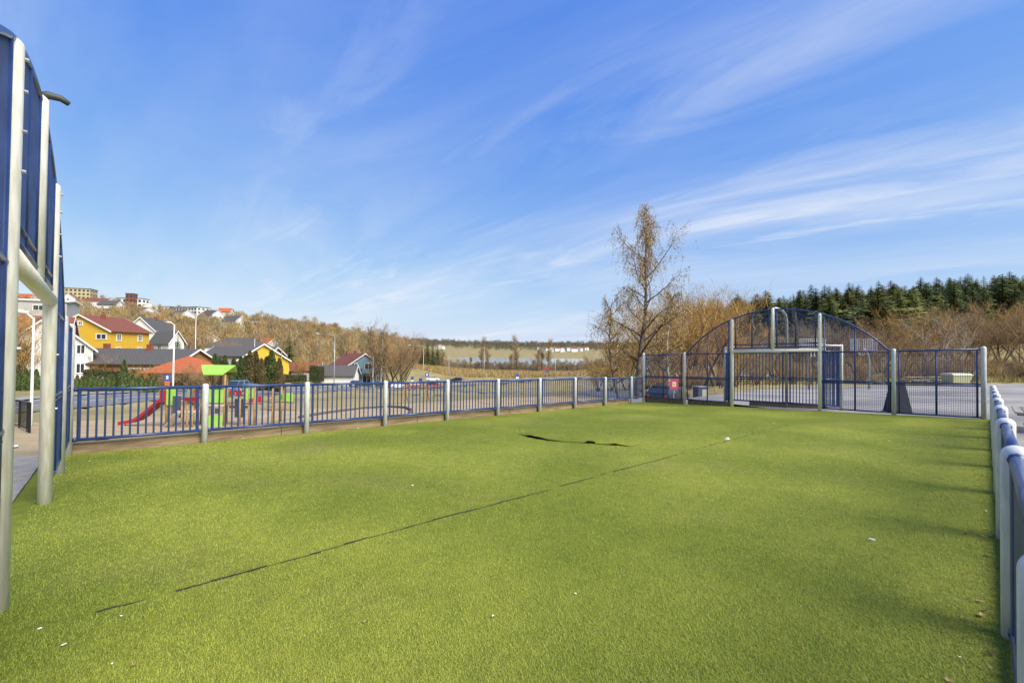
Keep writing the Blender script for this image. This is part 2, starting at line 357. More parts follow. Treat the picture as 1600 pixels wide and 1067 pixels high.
# ------------------------------------------------------------------ the pen
def H(x, y, h): return Vector((x, y, g(x, y)+h))
def base(x): return max(.02, .23*(1-(x-XL)/10.86))
def turf_mat():
    mt = bpy.data.materials.new('artificial_turf'); mt.use_nodes = True; t = mt.node_tree; b = t.nodes['Principled BSDF']
    b.inputs['Roughness'].default_value = .85; b.inputs['Specular IOR Level'].default_value = .2
    c = t.nodes.new('ShaderNodeTexCoord').outputs['Object']
    def nz(s, d=5):
        n = t.nodes.new('ShaderNodeTexNoise'); n.inputs['Scale'].default_value = s; n.inputs['Detail'].default_value = d; t.links.new(c, n.inputs[0]); return n.outputs[0]
    def ramp(src, p0, c0, p1, c1):
        r = t.nodes.new('ShaderNodeValToRGB'); e = r.color_ramp.elements; e[0].position, e[1].position = p0, p1; e[0].color, e[1].color = (*c0, 1), (*c1, 1); t.links.new(src, r.inputs[0]); return r.outputs[0]
    big = ramp(nz(.42, 4), .40, (.170, .205, .018), .62, (.258, .282, .034))
    fine = ramp(nz(130, 3), .35, (.55, .55, .5), .65, (1.25, 1.25, 1.2))
    mid = ramp(nz(7, 6), .3, (.78, .84, .8), .7, (1.12, 1.08, 1.05))
    def mul(a, b_):
        mx = t.nodes.new('ShaderNodeMixRGB'); mx.blend_type = 'MULTIPLY'; mx.inputs[0].default_value = 1; t.links.new(a, mx.inputs[1]); t.links.new(b_, mx.inputs[2]); return mx.outputs[0]
    wm = t.nodes.new('ShaderNodeMixRGB'); wr = ramp(nz(.55, 7), .56, (0, 0, 0), .72, (.5, .5, .5)); t.links.new(wr, wm.inputs[0]); t.links.new(big, wm.inputs[1]); wm.inputs[2].default_value = (.25, .225, .07, 1)   # worn, sandy pile
    t.links.new(mul(mul(wm.outputs[0], fine), mid), b.inputs['Base Color'])
    bp = t.nodes.new('ShaderNodeBump'); bp.inputs['Strength'].default_value = .7; bp.inputs['Distance'].default_value = .02
    t.links.new(nz(110, 3), bp.inputs['Height']); t.links.new(bp.outputs[0], b.inputs['Normal'])
    return mt
TURF = turf_mat()
turf = MB()
xs = np.linspace(XL-.06, XR+.15, 12); ys = np.linspace(YN-.262, YF+.10, 20)
for i in range(11):
    for j in range(19):
        q = [(xs[i], ys[j]), (xs[i+1], ys[j]), (xs[i+1], ys[j+1]), (xs[i], ys[j+1])]
        turf.add([H(a, b, 0) for a, b in q], [(0, 1, 2, 3)])
turf = tag(turf.build('artificial_turf', TURF), kind='structure')
# glue seam: a groove that opens and closes
sm = MB(); DARK = mat('seam_gap', (.02, .022, .012), .95)
y = .02
while y < 13.5:
    ln = random.uniform(.05, .22); w = max(0, random.gauss(.012, .004)) if (y < 7.5 and random.random() < .9) or random.random() < .45 else 0
    if w > .003:
        sw = .012*math.sin(y*2.1)+.006*math.sin(y*7); a = -3.70 + sw + random.gauss(0, .003); b_ = -3.70 + sw + random.gauss(0, .006)
        sm.add([H(a-w, y, .003), H(a+w, y, .003), H(b_+w*.7, y+ln, .003), H(b_-w*.7, y+ln, .003)], [(0, 1, 2, 3)])
    y += ln
sm.build('seam', DARK, turf)
# torn place: lifted, curled edge of the turf with the dark base showing
fl = MB(); un = MB(); pts = [(-7.5, 7.12, 0), (-7.2, 7.02, .03), (-7.05, 6.97, .06), (-6.9, 6.90, .13), (-6.72, 6.91, .09), (-6.6, 6.84, .14), (-6.42, 6.88, .07), (-6.3, 6.86, .06), (-6.0, 6.95, .02), (-5.7, 7.08, .015), (-5.58, 7.12, .02), (-5.5, 7.15, .12), (-5.4, 7.24, .10), (-5.35, 7.2, .02), (-5.1, 7.28, .03), (-4.98, 7.33, .10), (-4.9, 7.38, .05), (-4.68, 7.43, .01)]
V = []; U_ = []
for x, y, h in pts:
    V += [H(x+.03, y+.34, .004), H(x+.02, y+.18, h*.42+.004), H(x, y+.04, h*.55+.006), H(x, y-.005, h*.4+.005)]
    U_ += [H(x, y+.12, .004), H(x, y+.11-min(.12, h*2.2)-.1*h, .004)]
fl.add(V, [(i*4+k, i*4+4+k, i*4+5+k, i*4+1+k) for i in range(len(pts)-1) for k in range(3)])
un.add(U_, [(i*2, i*2+1, i*2+3, i*2+2) for i in range(len(pts)-1)])
tag(fl.build('lifted_edge', TURF, turf, True), 'curled torn edge'); un.build('tear_gap', mat('turf_backing', (.055, .058, .030), .95, var=.4, scale=9), turf)
# fibres near the camera
nb = 420000
v_ = np.exp(rng.uniform(np.log(.9), np.log(11), nb)); u_ = rng.uniform(-1.25, 1.22, nb)*v_
bx = E.x + RH.x*u_ + FH.x*v_; by = E.y + RH.y*u_ + FH.y*v_
k = (bx > XL) & (bx < .08) & (by > YN-.1) & (by < YF) & ((np.abs(bx+3.7-.012*np.sin(by*2.1)-.006*np.sin(by*7)) > .024) | (by > 7)); bx, by, v_ = bx[k], by[k], v_[k]; nb = len(bx)
a = rng.normal(2.3, 1.0, nb); ln = rng.uniform(.007, .015, nb); w = .0009 + .00036*v_
lean = rng.uniform(.3, 1.5, nb)
zb = UX*bx + UY*by
V = np.empty((nb, 3, 3)); ox, oy = -np.sin(a)*w, np.cos(a)*w
V[:, 0] = np.c_[bx-ox, by-oy, zb]; V[:, 1] = np.c_[bx+ox, by+oy, zb]
V[:, 2] = np.c_[bx+np.cos(a)*ln*lean, by+np.sin(a)*ln*lean, zb+ln]
FIB = mat('turf_fibre', (.256, .284, .036), .8, c2=(.165, .206, .020), scale=.42, island=.40)
tag(link('turf_fibres', npmesh('turf_fibres', V.reshape(-1, 3), np.arange(nb*3).reshape(-1, 3), FIB), turf), kind='stuff')

def dome_post(h, r=.06, n=14, below=.15):
    mb = MB(); prof = [(r, -below), (r, h-r*.9)] + [(r*math.cos(t), h-r*.9+r*.9*math.sin(t)) for t in np.linspace(.25, 1.45, 6)]
    mb.tube([(0, 0, z) for _, z in prof], [q for q, _ in prof], n); return mb
def mesh_of(mb, name, mt, smooth=True):
    me = bpy.data.meshes.new(name); me.from_pydata(mb.v, [], mb.f); me.materials.append(mt); me.update()
    if smooth:
        for p in me.polygons: p.use_smooth = len(p.vertices) == 4
    return me
PM = {}
def post(parent, x, y, h, mt, r=.06):
    k = (round(h, 2), mt.name, r)
    if k not in PM: PM[k] = mesh_of(dome_post(h, r), 'post', mt)
    p = H(x, y, 0) - parent.location
    return link('post', PM[k], parent, p)
BARM = mesh_of(MB().tube([(0, 0, 0), (0, 0, .86)], .016, 8, False), 'baluster', BLUE)
STILEM = mesh_of(MB().tube([(0, 0, 0), (0, 0, .86)], .028, 8, False), 'stile', BLUE)
def rail(parent, a, b, r=.03, mt=BLUE, n=10, name='rail'):
    return MB().tube([a-root_loc(parent), b-root_loc(parent)], r, n).build(name, mt, parent, True)
def root_loc(o):
    l = Vector(o.location)
    while o.parent: o = o.parent; l += o.location
    return l
def bar_panel(root, p0, p1, h0, h1, nb=14):
    """railing panel between two foot points: rails, two stiles, thin balusters"""
    d = (p1-p0).to_2d().normalized(); d3 = Vector((d.x, d.y, 0))
    pan = empty('railing_panel', p0-root.location); pan.parent = root
    L = (p1-p0).to_2d().length
    def pt(s, h): q = p0.lerp(p1, s/L); return Vector((q.x, q.y, q.z+h))
    for h in (h0, h1): rail(pan, pt(.05, h), pt(L-.05, h), .03)
    for h in (h0, h1):
        for s in (.055, L-.105): MB().tube([pt(s, h)-p0, pt(s+.05, h)-p0], .037, 8).build('bracket', BLUE, pan, True)
    sc = (h1-h0)/.86
    for s in (.13, L-.13):
        link('stile', STILEM, pan, pt(s, h0)-p0).scale = (1, 1, sc)
    for k in range(nb):
        s = .13 + (L-.26)*(k+1)/(nb+1); link('baluster', BARM, pan, pt(s, h0)-p0).scale = (1, 1, sc)
    return pan
POSTY = [YN+2.005+2.0205*k for k in range(9)]
def side_fence(x, label):
    root = empty('railing_fence', H(x, YN, 0)); tag(root, label, 'fence')
    ys = [YN] + POSTY + [YF]; b = base(x)
    for y in POSTY: post(root, x, y, b+1.0, GREYP)
    for i in range(len(ys)-1):
        L = ys[i+1]-ys[i]; bar_panel(root, H(x, ys[i], b), H(x, ys[i+1], b), .03, .93, int(L/.1335)-1)
    return root
side_fence(XL, 'blue railing fence with pale grey posts beside the playground')
side_fence(XR+.03, 'blue railing fence with pale grey posts along the gravel plaza')
te = empty('timber_edging', H(XL-.19, YN, 0)); tag(te, 'weathered timber sleepers under the railing beside the playground', 'edging')
y = YN-.1
while y < YF-1.2:
    L = min(random.choice([2.4, 3.0, 3.6]), YF-1.1-y); a = H(XL-.20, y+.006, -.08); b_ = H(XL-.20, y+L-.006, -.08)
    t = MB(); hw = .105; hh = .27+random.uniform(-.008, .008)
    t.add([q+Vector((sx*hw, 0, sz*hh)) - te.location for q in (a, b_) for sx, sz in ((-1, 0), (1, 0), (1, 1), (-1, 1))], [(0, 1, 2, 3), (7, 6, 5, 4), (0, 4, 5, 1), (1, 5, 6, 2), (2, 6, 7, 3), (3, 7, 4, 0)])
    t.build('sleeper', TIMBER, te); y += L
ARC_R, ARC_C = 4.33, 3.68-4.33
def arch(X): return ARC_C + math.sqrt(max(0, ARC_R**2-(X-5.5)**2))
def end_wall(yw, label, side):
    root = empty('arched_end_wall', H(XL, yw, 0)); tag(root, label, 'fence')
    o = root.location
    def p(X, h, dy=0): return H(XL+X, yw+dy, base(XL+X)+h)
    XP = [0, 1.998, 4.006, 7.006, 9.014, 11.0]
    for i, X in enumerate(XP):
        cream = i in (2, 3); b = base(XL+X)
        post(root, XL+X, yw, b+(3.42 if cream else 2.10), CREAM if cream else GREYP)
    rail(root, p(4.006, 2.10), p(7.006, 2.10), .062, CREAM, 14, 'crossbar')
    cp = MB().tube([p(5.5, 2.1)-o, p(5.5, 3.70)-o, p(5.5, 3.74)-o], [.06, .06, .03], 12); cp.build('centre_post', CREAM, root, True)
    dy = .0
    def wires(X0, X1, hlo, hhi):
        mb = MB(); w = .0038; st = .05
        n = int(round((X1-X0)/st))
        for k in range(n+1):
            X = X0+(X1-X0)*k/n; lo, hi = hlo(X), hhi(X)
            if hi-lo > .03: a, b = p(X, lo, .004)-o, p(X, hi, .004)-o; mb.add([a+Vector((-w, 0, 0)), a+Vector((w, 0, 0)), b+Vector((w, 0, 0)), b+Vector((-w, 0, 0)), a+Vector((0, 2*w, 0)), b+Vector((0, 2*w, 0))], [(0, 1, 2, 3), (1, 4, 5, 2), (4, 0, 3, 5)])
        lo0 = min(hlo(X0), hlo(X1)); hi0 = max(hhi(X0+(X1-X0)*t/10) for t in range(11)); h = lo0
        while h < hi0:
            seg = [X0+(X1-X0)*t/60 for t in range(61) if hlo(X0+(X1-X0)*t/60) <= h <= hhi(X0+(X1-X0)*t/60)]
            if len(seg) > 1:
                a, b = p(seg[0], h, -.004)-o, p(seg[-1], h, -.004)-o; z = Vector((0, 0, w)); y_ = Vector((0, -2*w, 0))
                mb.add([a-z, b-z, b+z, a+z, a+y_, b+y_], [(0, 1, 2, 3), (0, 4, 5, 1), (3, 2, 5, 4)])
            h += st
        tag(mb.build('wire_mesh', BLUE, root), kind='stuff')
    def stile(X, h0, h1): MB().tube([p(X, h0)-o, p(X, h1)-o], .026, 8).build('stile', BLUE, root, True)
    for i in (0, 1, 3, 4):
        X0, X1 = XP[i], XP[i+1]; a, b = X0+.13, X1-.13
        top = lambda X: 2.02
        if i in (1, 3): top = lambda X: max(2.02, arch(X))
        for h, r in ((.03, .026), (1.0, .028), (.94, .022), (2.02, .026)): rail(root, p(X0+.06, h), p(X1-.06, h), r)
        for X in (a, (X0+X1)/2, b): stile(X, .03, top(X))
        wires(a, b, lambda X: .03, top)
    arc = [2.08+(8.92-2.08)*t/48 for t in range(49)]
    MB().tube([p(X, arch(X))-o for X in arc], .028, 8).build('arch_rail', BLUE, root, True)
    for X0, X1 in ((4.006, 5.5), (5.5, 7.006)):
        for h, r in ((2.35, .024), (2.23, .028)): rail(root, p(X0+.06, h), p(X1-.06, h), r)
        for X in (X0+.13, (X0+X1)/2, X1-.13): stile(X, 2.23, arch(X))
        wires(X0+.13, X1-.13, lambda X: 2.24, arch)
    for X in (4.006, 7.006):                              # bolt heads on the goal posts
        for h in (2.6, 2.85, 3.1, 3.3, 1.5, .9): MB().tube([p(X, h, -.06*side)-o, p(X, h, -.078*side)-o], .012, 6).build('bolt', GALV, root)
    return root, p
fw, fp = end_wall(YF, 'arched blue mesh end wall with cream goal, gravel plaza behind it', 1)
nw, np_ = end_wall(YN, 'tall arched blue mesh end wall with cream goal beside the paving slabs', -1)
# hoop bracket on top of the near wall's centre post
o = nw.location; q = np_(5.5, 3.72)-o
MB().tube([q, q+Vector((0, .05, .03)), q+Vector((0, .13, .03)), q+Vector((0, .18, .0))], [.035, .035, .03, .022], 8).build('hoop_bracket', mat('dark_bracket', (.05, .055, .05), .6), nw, True)
# far goal box: bars behind the goal
o = fw.location
bx_ = [(4.05, .07), (3.35, 1.0), (5.62, 1.25), (7.45, 1.0), (6.96, .07)]
for (X, D) in (bx_[1], bx_[3]): link('post', mesh_of(dome_post(2.33, .055), 'post', CREAM), fw, fp(X, 0, D)-o)
for (a, b), n in zip(zip(bx_[:-1], bx_[1:]), (7, 16, 13, 7)):
    pa, pb = fp(a[0], 0, a[1]), fp(b[0], 0, b[1])
    pn = bar_panel(fw, pa, pb, .06, 2.06, n); rail(pn, pa+Vector((0, 0, 1.05)), pb+Vector((0, 0, 1.05)), .025); rail(pn, pa+Vector((0, 0, .97)), pb+Vector((0, 0, .97)), .02)
    rail(fw, pa+Vector((0, 0, 2.28)), pb+Vector((0, 0, 2.28)), .03, CREAM)
c0 = fp(5.62, 0, 1.25)-o
MB().tube([c0+Vector((0, 0, -.1)), c0+Vector((0, 0, 3.3)), c0+Vector((-.01, -.12, 3.55)), c0+Vector((-.03, -.4, 3.7)), c0+Vector((-.06, -.8, 3.76)), c0+Vector((-.1, -1.2, 3.76))], .055, 12).build('hoop_pole', GALV, fw, True)
# sleepers under the far wall
for X0, X1 in ((.1, 1.9), (2.1, 3.9), (4.2, 6.9)):
    t = MB(); a, b_ = fp(X0, -.0), fp(X1, -.0); yy = .13 if X1 < 4 else 1.35
    for q in (a, b_):
        pass
    V = [q + Vector((0, yy+dy_, dz_)) - o for q in (a, b_) for dy_, dz_ in ((0, -.33), (.16, -.33), (.16, -.005), (0, -.005))]
    t.add(V, [(3, 2, 1, 0), (4, 5, 6, 7), (0, 1, 5, 4), (1, 2, 6, 5), (2, 3, 7, 6), (3, 0, 4, 7)]); t.build('sleeper', TIMBER, fw)
# paving slabs left of the near goal
SLAB = mat('concrete_slab', (.38, .35, .30), .9, var=.3, scale=4, bump=.3)
pv = empty('paving', H(-9, -2, 0)); tag(pv, kind='structure')
for i in range(7):
    for j in range(4):
        x, y = -11.0+i*.72, -1.0-j*.62; t = MB(); z = random.uniform(-.008, .008); t.box((0, 0, -.03+z), (.705, .605, .07)); 
        for k_ in range(len(t.v)): vx, vy, vz = t.v[k_]; t.v[k_] = (vx, vy, vz+UX*vx+UY*vy)
        t.build('slab', SLAB, pv, loc=H(x, y, .012)-pv.location)
# litter on the turf
LM = []
for k in range(4):
    t = MB(); n = 6; V = [(0, 0, .006)]
    for q in range(n): r_ = random.uniform(.5, 1); V.append((r_*math.cos(q*6.283/n), .6*r_*math.sin(q*6.283/n), random.uniform(0, .5)))
    t.add(V, [(0, q+1, (q+1) % n+1) for q in range(n)]); LM.append((mesh_of(t, 'leaf', LEAFL), mesh_of(t, 'scrap', PAPER)))
lit = [(155,913),(176,1040),(190,965),(770,965),(1362,846),(870,655),(818,676),(930,690),(645,760),(1085,810),(100,1010),(62,985),(1500,1030),(570,974),(210,1042),(1262,735),(1180,727),(1440,708),(1390,690),(1536,712),(1530,760),(1541,800),(1520,830),(1543,870),(1535,930),(1548,960),(330,690),(380,686),(420,681),(500,674),(560,670),(640,663),(740,655),(860,645),(260,702),(180,712),(140,722),(985,668),(1080,655),(1210,662),(450,985),(700,880),(900,930),(1100,960),(1250,1010)]
for i, (a, b_) in enumerate(lit):
    q = onplane(a, b_); sc = random.uniform(.014, .03)*(1.2 if (q-E).length > 5 else .5); pale = i < 12 or i % 3 == 0
    o_ = link('paper_scrap' if pale else 'dry_leaf', LM[i % 4][1 if pale else 0], None, (q.x, q.y, g(q.x, q.y)+.012), random.uniform(0, 6)); o_.scale = (sc*1.3, sc, sc)
    if pale: tag(o_, 'small pale scrap lying on the green turf', 'litter', 'pale scraps on the turf')
    else: tag(o_, 'small dry brown leaf lying on the green turf', 'leaf', 'dry leaves on the turf')
for i in range(70):                                       # leaves caught along the fence feet
    x = (XR-.06-abs(random.gauss(0, .09))) if i < 42 else (XL+.08+abs(random.gauss(0, .12))); y = random.uniform(1.2, 17) if i > 24 else random.uniform(1.5, 6)
    o_ = link('dry_leaf', LM[i % 4][0], None, (x, y, g(x, y)+.010), random.uniform(0, 6)); sc = random.uniform(.010, .024); o_.scale = (sc*1.4, sc, sc)
    tag(o_, 'dry leaf caught at the foot of the railing on the plaza side' if i < 42 else 'dry leaf caught at the foot of the railing beside the playground', 'leaf', 'leaves under the plaza railing' if i < 42 else 'leaves under the playground railing')
q = onplane(1136, 686); t = MB(); t.add([(math.cos(k)*.07*random.uniform(.7, 1), math.sin(k)*.045, 0) for k in np.linspace(0, 5.3, 6)]+[(.0, 0, .05), (.03, .01, .035)], [(0,1,6),(1,2,6),(2,3,6),(3,4,7),(4,5,7),(5,0,7),(0,6,7),(3,7,6)])
tag(t.build('crumpled_paper', PAPER, None, loc=(q.x, q.y, g(q.x, q.y)+.003)), 'crumpled white paper on the turf by the glued seam', 'paper')

# ------------------------------------------------------------------ houses
def camrz(phi): return R(phi + ANG0)
def house(name, label, px, v, phi, L, W, eave, rise, wall, roof, wins=(), anchor=(0, 0), zoff=0, chim=(), over=.45, cat='house', trim=WHITE, hip=0):
    rz = camrz(phi); d = Vector((math.cos(rz), math.sin(rz), 0)); e = Vector((-d.y, d.x, 0))
    c = P(px, v); c0 = c - d*(anchor[0]*L/2) - e*(anchor[1]*W/2)
    root = empty(name, (c0.x, c0.y, c.z+zoff), rz); tag(root, label, cat)
    w = MB(); hw = W/2
    prof = [(-hw, -3), (hw, -3), (hw, eave), (0, eave+rise*(1 if not hip else .02)), (-hw, eave)]
    w.prism(prof, lambda a, b, t: (t, a, b), -L/2, L/2); w.build('wall', wall, root)
    hl = L/2+over; ht = hw+over; k = rise/hw; zl = eave-over*k
    rf = MB()
    if hip:
        ex = max(.05, L/2-hw*hip)
        zt = eave+rise; q = [(-hl, -ht, zl), (hl, -ht, zl), (hl, ht, zl), (-hl, ht, zl), (-ex, 0, zt), (ex, 0, zt)]
        rf.add(q+[(a, b, c_-.12) for a, b, c_ in q[:4]], [(0, 1, 5, 4), (2, 3, 4, 5), (1, 2, 5), (3, 0, 4), (0, 6, 7, 1), (1, 7, 8, 2), (2, 8, 9, 3), (3, 9, 6, 0), (6, 9, 8, 7)])
        ro = rf.build('roof', roof, root)
    else:
        for s in (-1, 1):
            n = Vector((0, s*rise, hw)).normalized(); qd = [(-hl, 0, eave+rise), (hl, 0, eave+rise), (hl, s*ht, zl), (-hl, s*ht, zl)]
            if s > 0: qd = qd[::-1]
            rf.slab([Vector(q)+n*.02 for q in qd], n, .16)
        ro = rf.build('roof', roof, root)
        for sx in (-1, 1):
            for s in (-1, 1):
                bb = MB(); x0, x1 = sx*(hl+.004), sx*(hl+.05)
                bb.add([(x, yy, z+dz) for x in (x0, x1) for yy, z, dz in ((0, eave+rise, .22), (s*ht, zl, .22), (s*ht, zl, -.06), (0, eave+rise, -.06))], [(0, 1, 2, 3), (7, 6, 5, 4), (0, 4, 5, 1), (1, 5, 6, 2), (2, 6, 7, 3), (3, 7, 4, 0)])
                bb.build('barge_board', trim, root)
    for cx, cy in chim:
        zc = eave+rise*(1-abs(cy)/hw); MB().box((cx, cy, zc+.3), (.7, .55, 1.5)).build('chimney', BRICK, ro)
    for face, a, z, ww, hh in wins:
        if face[0] == 'x': s = 1 if face[1] == '+' else -1; cpt = lambda o_, t_: (s*(L/2+o_), s*a, z); dim = lambda q, r_, d_: (d_, q, r_)
        else: s = 1 if face[1] == '+' else -1; cpt = lambda o_, t_: (-s*a, s*(W/2+o_), z); dim = lambda q, r_, d_: (q, d_, r_)
        fr = MB(); t_ = .13
        for (ox, oz, q, r_) in ((0, hh/2, ww+2*t_, t_), (0, -hh/2, ww+2*t_, t_), (-ww/2, 0, t_, hh-t_), (ww/2, 0, t_, hh-t_), (0, 0, .07, hh-t_)):
            cx, cy, cz = cpt(.05, 0)
            if face[0] == 'x': cy += ox*s
            else: cx -= ox*s
            fr.box((cx, cy, cz+oz), dim(q, r_, .10))
        wn = fr.build('window', trim, root)
        pn = MB(); pn.box(cpt(.012, 0), dim(ww, hh, .02)); pn.build('pane', GLASS, wn)
    return root
# white house beside the road
house('white_house', 'white boarded gable house at the roadside behind the row of small conifers', 74, 60, -38, 9, 9.2, 4.6, 4.4, WHITEW, TILE,
      [('x+', 3.3, 4.6, .9, 1.3), ('x+', 3.3, 1.9, .9, 1.4), ('x+', -2.3, 4.8, .9, 1.3), ('x+', -2.3, 1.9, .9, 1.4)], (1, 0))
house('red_roofed_house', 'house with a broad dark red tiled roof left of the white gable', 20, 68, 35, 13, 9, 4.4, 4.6, GREYW, TILE, [('y-', 2, 2.2, 1.2, 1.3)], chim=((1, .5),))
house('flat_white_house', 'pale house with a flat white roof edge above the dark red tiled roof', 45, 110, 30, 16, 9, 8.2, .5, GREYW, WHITE, [('y-', 3, 6.5, 2, 1.3), ('y-', -3, 6.5, 2, 1.3)], zoff=3)
house('yellow_house', 'bright yellow two storey house with a red tiled roof and chimney', 172, 84, -82, 11, 10.2, 5.3, 2.9, YELLOW, TILE,
      [('x+', -1.2, 4.2, 1.7, 1.0), ('x+', -1.2, 1.6, 1.7, 1.0), ('x+', 3.6, 4.2, 1.7, 1.0), ('x+', 0, 6.7, .7, .7), ('y+', -3.3, 4.1, 1.1, 1.3), ('y+', -3.3, 1.5, 1.1, 1.3), ('y+', 2.6, 4.1, 1.1, 1.3), ('y+', 2.6, 1.5, 1.1, 1.3)], (1, 1), chim=((1.5, 1.0),), zoff=1.1)
house('white_villa', 'white house with a steep dark roof and small front gable behind the yellow one', 252, 112, -75, 10, 9, 4.8, 4.6, WHITEW, DARKR,
      [('x+', -1.5, 4.0, 1.0, 1.2), ('x+', 1.5, 4.0, 1.0, 1.2), ('y+', -2.5, 3.6, 1.2, 1.3), ('y+', 2.5, 3.6, 1.2, 1.3), ('y+', 0, 1.4, 1.2, 1.3)], (1, 1), zoff=.6, chim=((-1, .4),))
house('gabled_annex', 'small white gabled annex in front of the steep dark roofed villa', 262, 106, -10, 5, 4, 3.6, 2.6, WHITEW, DARKR, [('x+', 0, 3.2, 1, 1.2), ('y-', 0, 2.2, 1, 1.2)], zoff=.6)
house('long_low_building', 'long low building with a dark grey sheet roof behind the hedge', 218, 68, 2, 17.5, 9, 2.6, 2.0, OCHRE, DARKR, [('y-', 5.2, 1.5, 1.6, .9), ('y-', 3.0, 1.5, 1.6, .9)], chim=((2, -.5), (-5.2, .4)))
house('orange_roof_pavilion', 'low pavilion with an orange pyramid roof at the end of the dark roof', 296, 59, 0, 6.6, 6.4, 2.3, 1.75, OCHRE, ORANGE, (), hip=.98, zoff=.15)
house('dark_roof_bungalow', 'low bungalow with a dark roof behind the tall thuja row', 385, 92, 4, 12, 8, 2.9, 1.7, GREYW, DARKR, [('y-', 2, 1.5, 1.2, 1.1)], zoff=.8)
house('yellow_gable_house', 'small yellow house with a slate grey roof beside the thuja row', 452, 86, -60, 8, 8.5, 3.4, 3.0, mat('yellow_render', (.60, .42, .03), .7, var=.1), DARKR, [('y+', 0, 1.8, 1, 1.1)], (1, 1), zoff=.3)
house('grey_hip_house', 'wide house with a dark hipped roof on the slope above the thujas', 375, 135, 10, 15, 10, 4.0, 2.6, WHITEW, DARKR, [('y-', 4, 2.4, 1.4, 1.2), ('y-', 0, 2.4, 1.4, 1.2)], hip=.8)
house('orange_tiled_cottage', 'white cottage with an orange tiled roof on the slope', 415, 150, -20, 8, 7, 3.6, 2.4, WHITEW, ORANGE, [('x+', 0, 2.2, 1, 1.2), ('y-', 0, 2.2, 1, 1.2)], zoff=.5)
bh = house('blue_house', 'blue boarded house with a red brown roof and a balcony by the road', 570, 112, -48, 11, 11, 4.4, 3.6, BLUEH, TILE,
      [('x+', -2.6, 4.9, 1.4, 1.5), ('x+', 1.0, 4.9, 1.9, 1.5), ('x+', .6, 1.6, 2.2, 2.0), ('x+', 3.8, 1.8, 1.0, 1.3), ('y-', 2.4, 3.0, 1, 1), ('y-', -2, 3.0, 1, 1)], (1, 0), chim=((-1, .4), (-4, -.6)))
b = MB(); b.box((6.3, 1.0, 3.2), (1.5, 4.4, .18)); b.build('balcony', BLUEH, bh); b = MB(); b.box((7.0, 1.0, 3.8), (.08, 4.4, 1.0)); b.box((6.3, -1.2, 3.8), (1.4, .08, 1.0)); b.box((6.3, 3.2, 3.8), (1.4, .08, 1.0)); b.build('balcony_rail', BLUEH, bh)
house('roadside_garage', 'low white garage with a brown grey roof before the blue house', 530, 97, 8, 7.4, 6, 2.1, 1.9, WHITEW, DARKR, (), zoff=.2)
house('brown_roof_shed', 'shed with a low brown roof left of the roadside garage', 478, 100, 30, 6, 5, 2.0, 1.5, GREYW, TILE, (), zoff=.2)
house('hillside_cottage', 'white cottage with a red roof half hidden on the wooded slope', 315, 150, -30, 8, 7, 3.2, 2.4, WHITEW, TILE, [('y-', 0, 2, 1, 1.1)], zoff=.5)
def block(name, label, px, v, phi, L, W, Hh, wall, rows, cols, zoff=0, roof=None):
    rz = camrz(phi); c = P(px, v); root = empty(name, (c.x, c.y, c.z+zoff), rz); tag(root, label, 'building')
    MB().box((0, 0, Hh/2-4), (L, W, Hh+8)).build('wall', wall, root); MB().box((0, 0, Hh+.25), (L+.6, W+.6, .5)).build('roof', roof or DARKR, root)
    wm = {}
    for face, n, dim in (('y', cols, L), ('x', max(2, int(cols*W/L)), W)):
        for r_ in range(rows):
            for k in range(n):
                ww, hh = dim/n*.55, Hh/rows*.5; a = -dim/2+dim*(k+.5)/n; z = Hh*(r_+.5)/rows
                key = face
                if key not in wm:
                    t = MB(); t.box((0, 0, 0), (ww, .12, hh) if face == 'y' else (.12, ww, hh)); wm[key] = mesh_of(t, 'window', GLASS, False)
                link('window', wm[key], root, (a, -W/2-.03, z) if face == 'y' else (L/2+.03, a, z))
    return root
block('tan_apartment_block', 'tall tan apartment block on the wooded hilltop', 122, 380, 20, 20, 12, 12, TAN, 4, 7, 1)
block('white_office_block', 'white banded block with a red brown stair tower on the ridge', 207, 400, 10, 20, 10, 8, WHITE, 2, 5, 3)
block('brick_stair_tower', 'red brown brick tower between the white banded wings on the ridge', 204, 393, 10, 6, 6, 12, BRICK, 3, 2, 3)
block('dark_roofed_terrace', 'long terrace with a dark roof along the ridge', 250, 390, 5, 24, 9, 6, WHITE, 2, 8, 1)
block('white_terrace_block', 'long white apartment block stepping down the wooded hillside', 296, 340, -18, 28, 10, 7.5, WHITE, 3, 9, 2)
block('grey_row_building', 'long low grey row building on the slope above the yellow house', 152, 260, 6, 14, 7, 3.4, GREYW, 1, 7, 2.5)
block('hilltop_hall', 'wide low pale hall on the hillside beside a path', 385, 300, 5, 17, 8, 4.2, GREYW, 1, 6, 2)
house('hilltop_white_house', 'white gabled house in front of the tan apartment block', 108, 330, -60, 9, 8, 5, 3.4, WHITEW, TILE, [('x+', 0, 4, 1.2, 1.4)], zoff=4)
house('red_roofed_row', 'white row house with a long red roof under the tan block', 150, 340, 5, 20, 9, 4.5, 2.4, WHITEW, TILE, [('y-', 4, 2.6, 1.4, 1.3), ('y-', -4, 2.6, 1.4, 1.3)], zoff=3)
HL = ['white cottage with a dark roof high on the left slope', 'pale house with a red roof among the hillside trees', 'white house with a grey roof near the ridge', 'cream cottage with an orange roof on the slope']
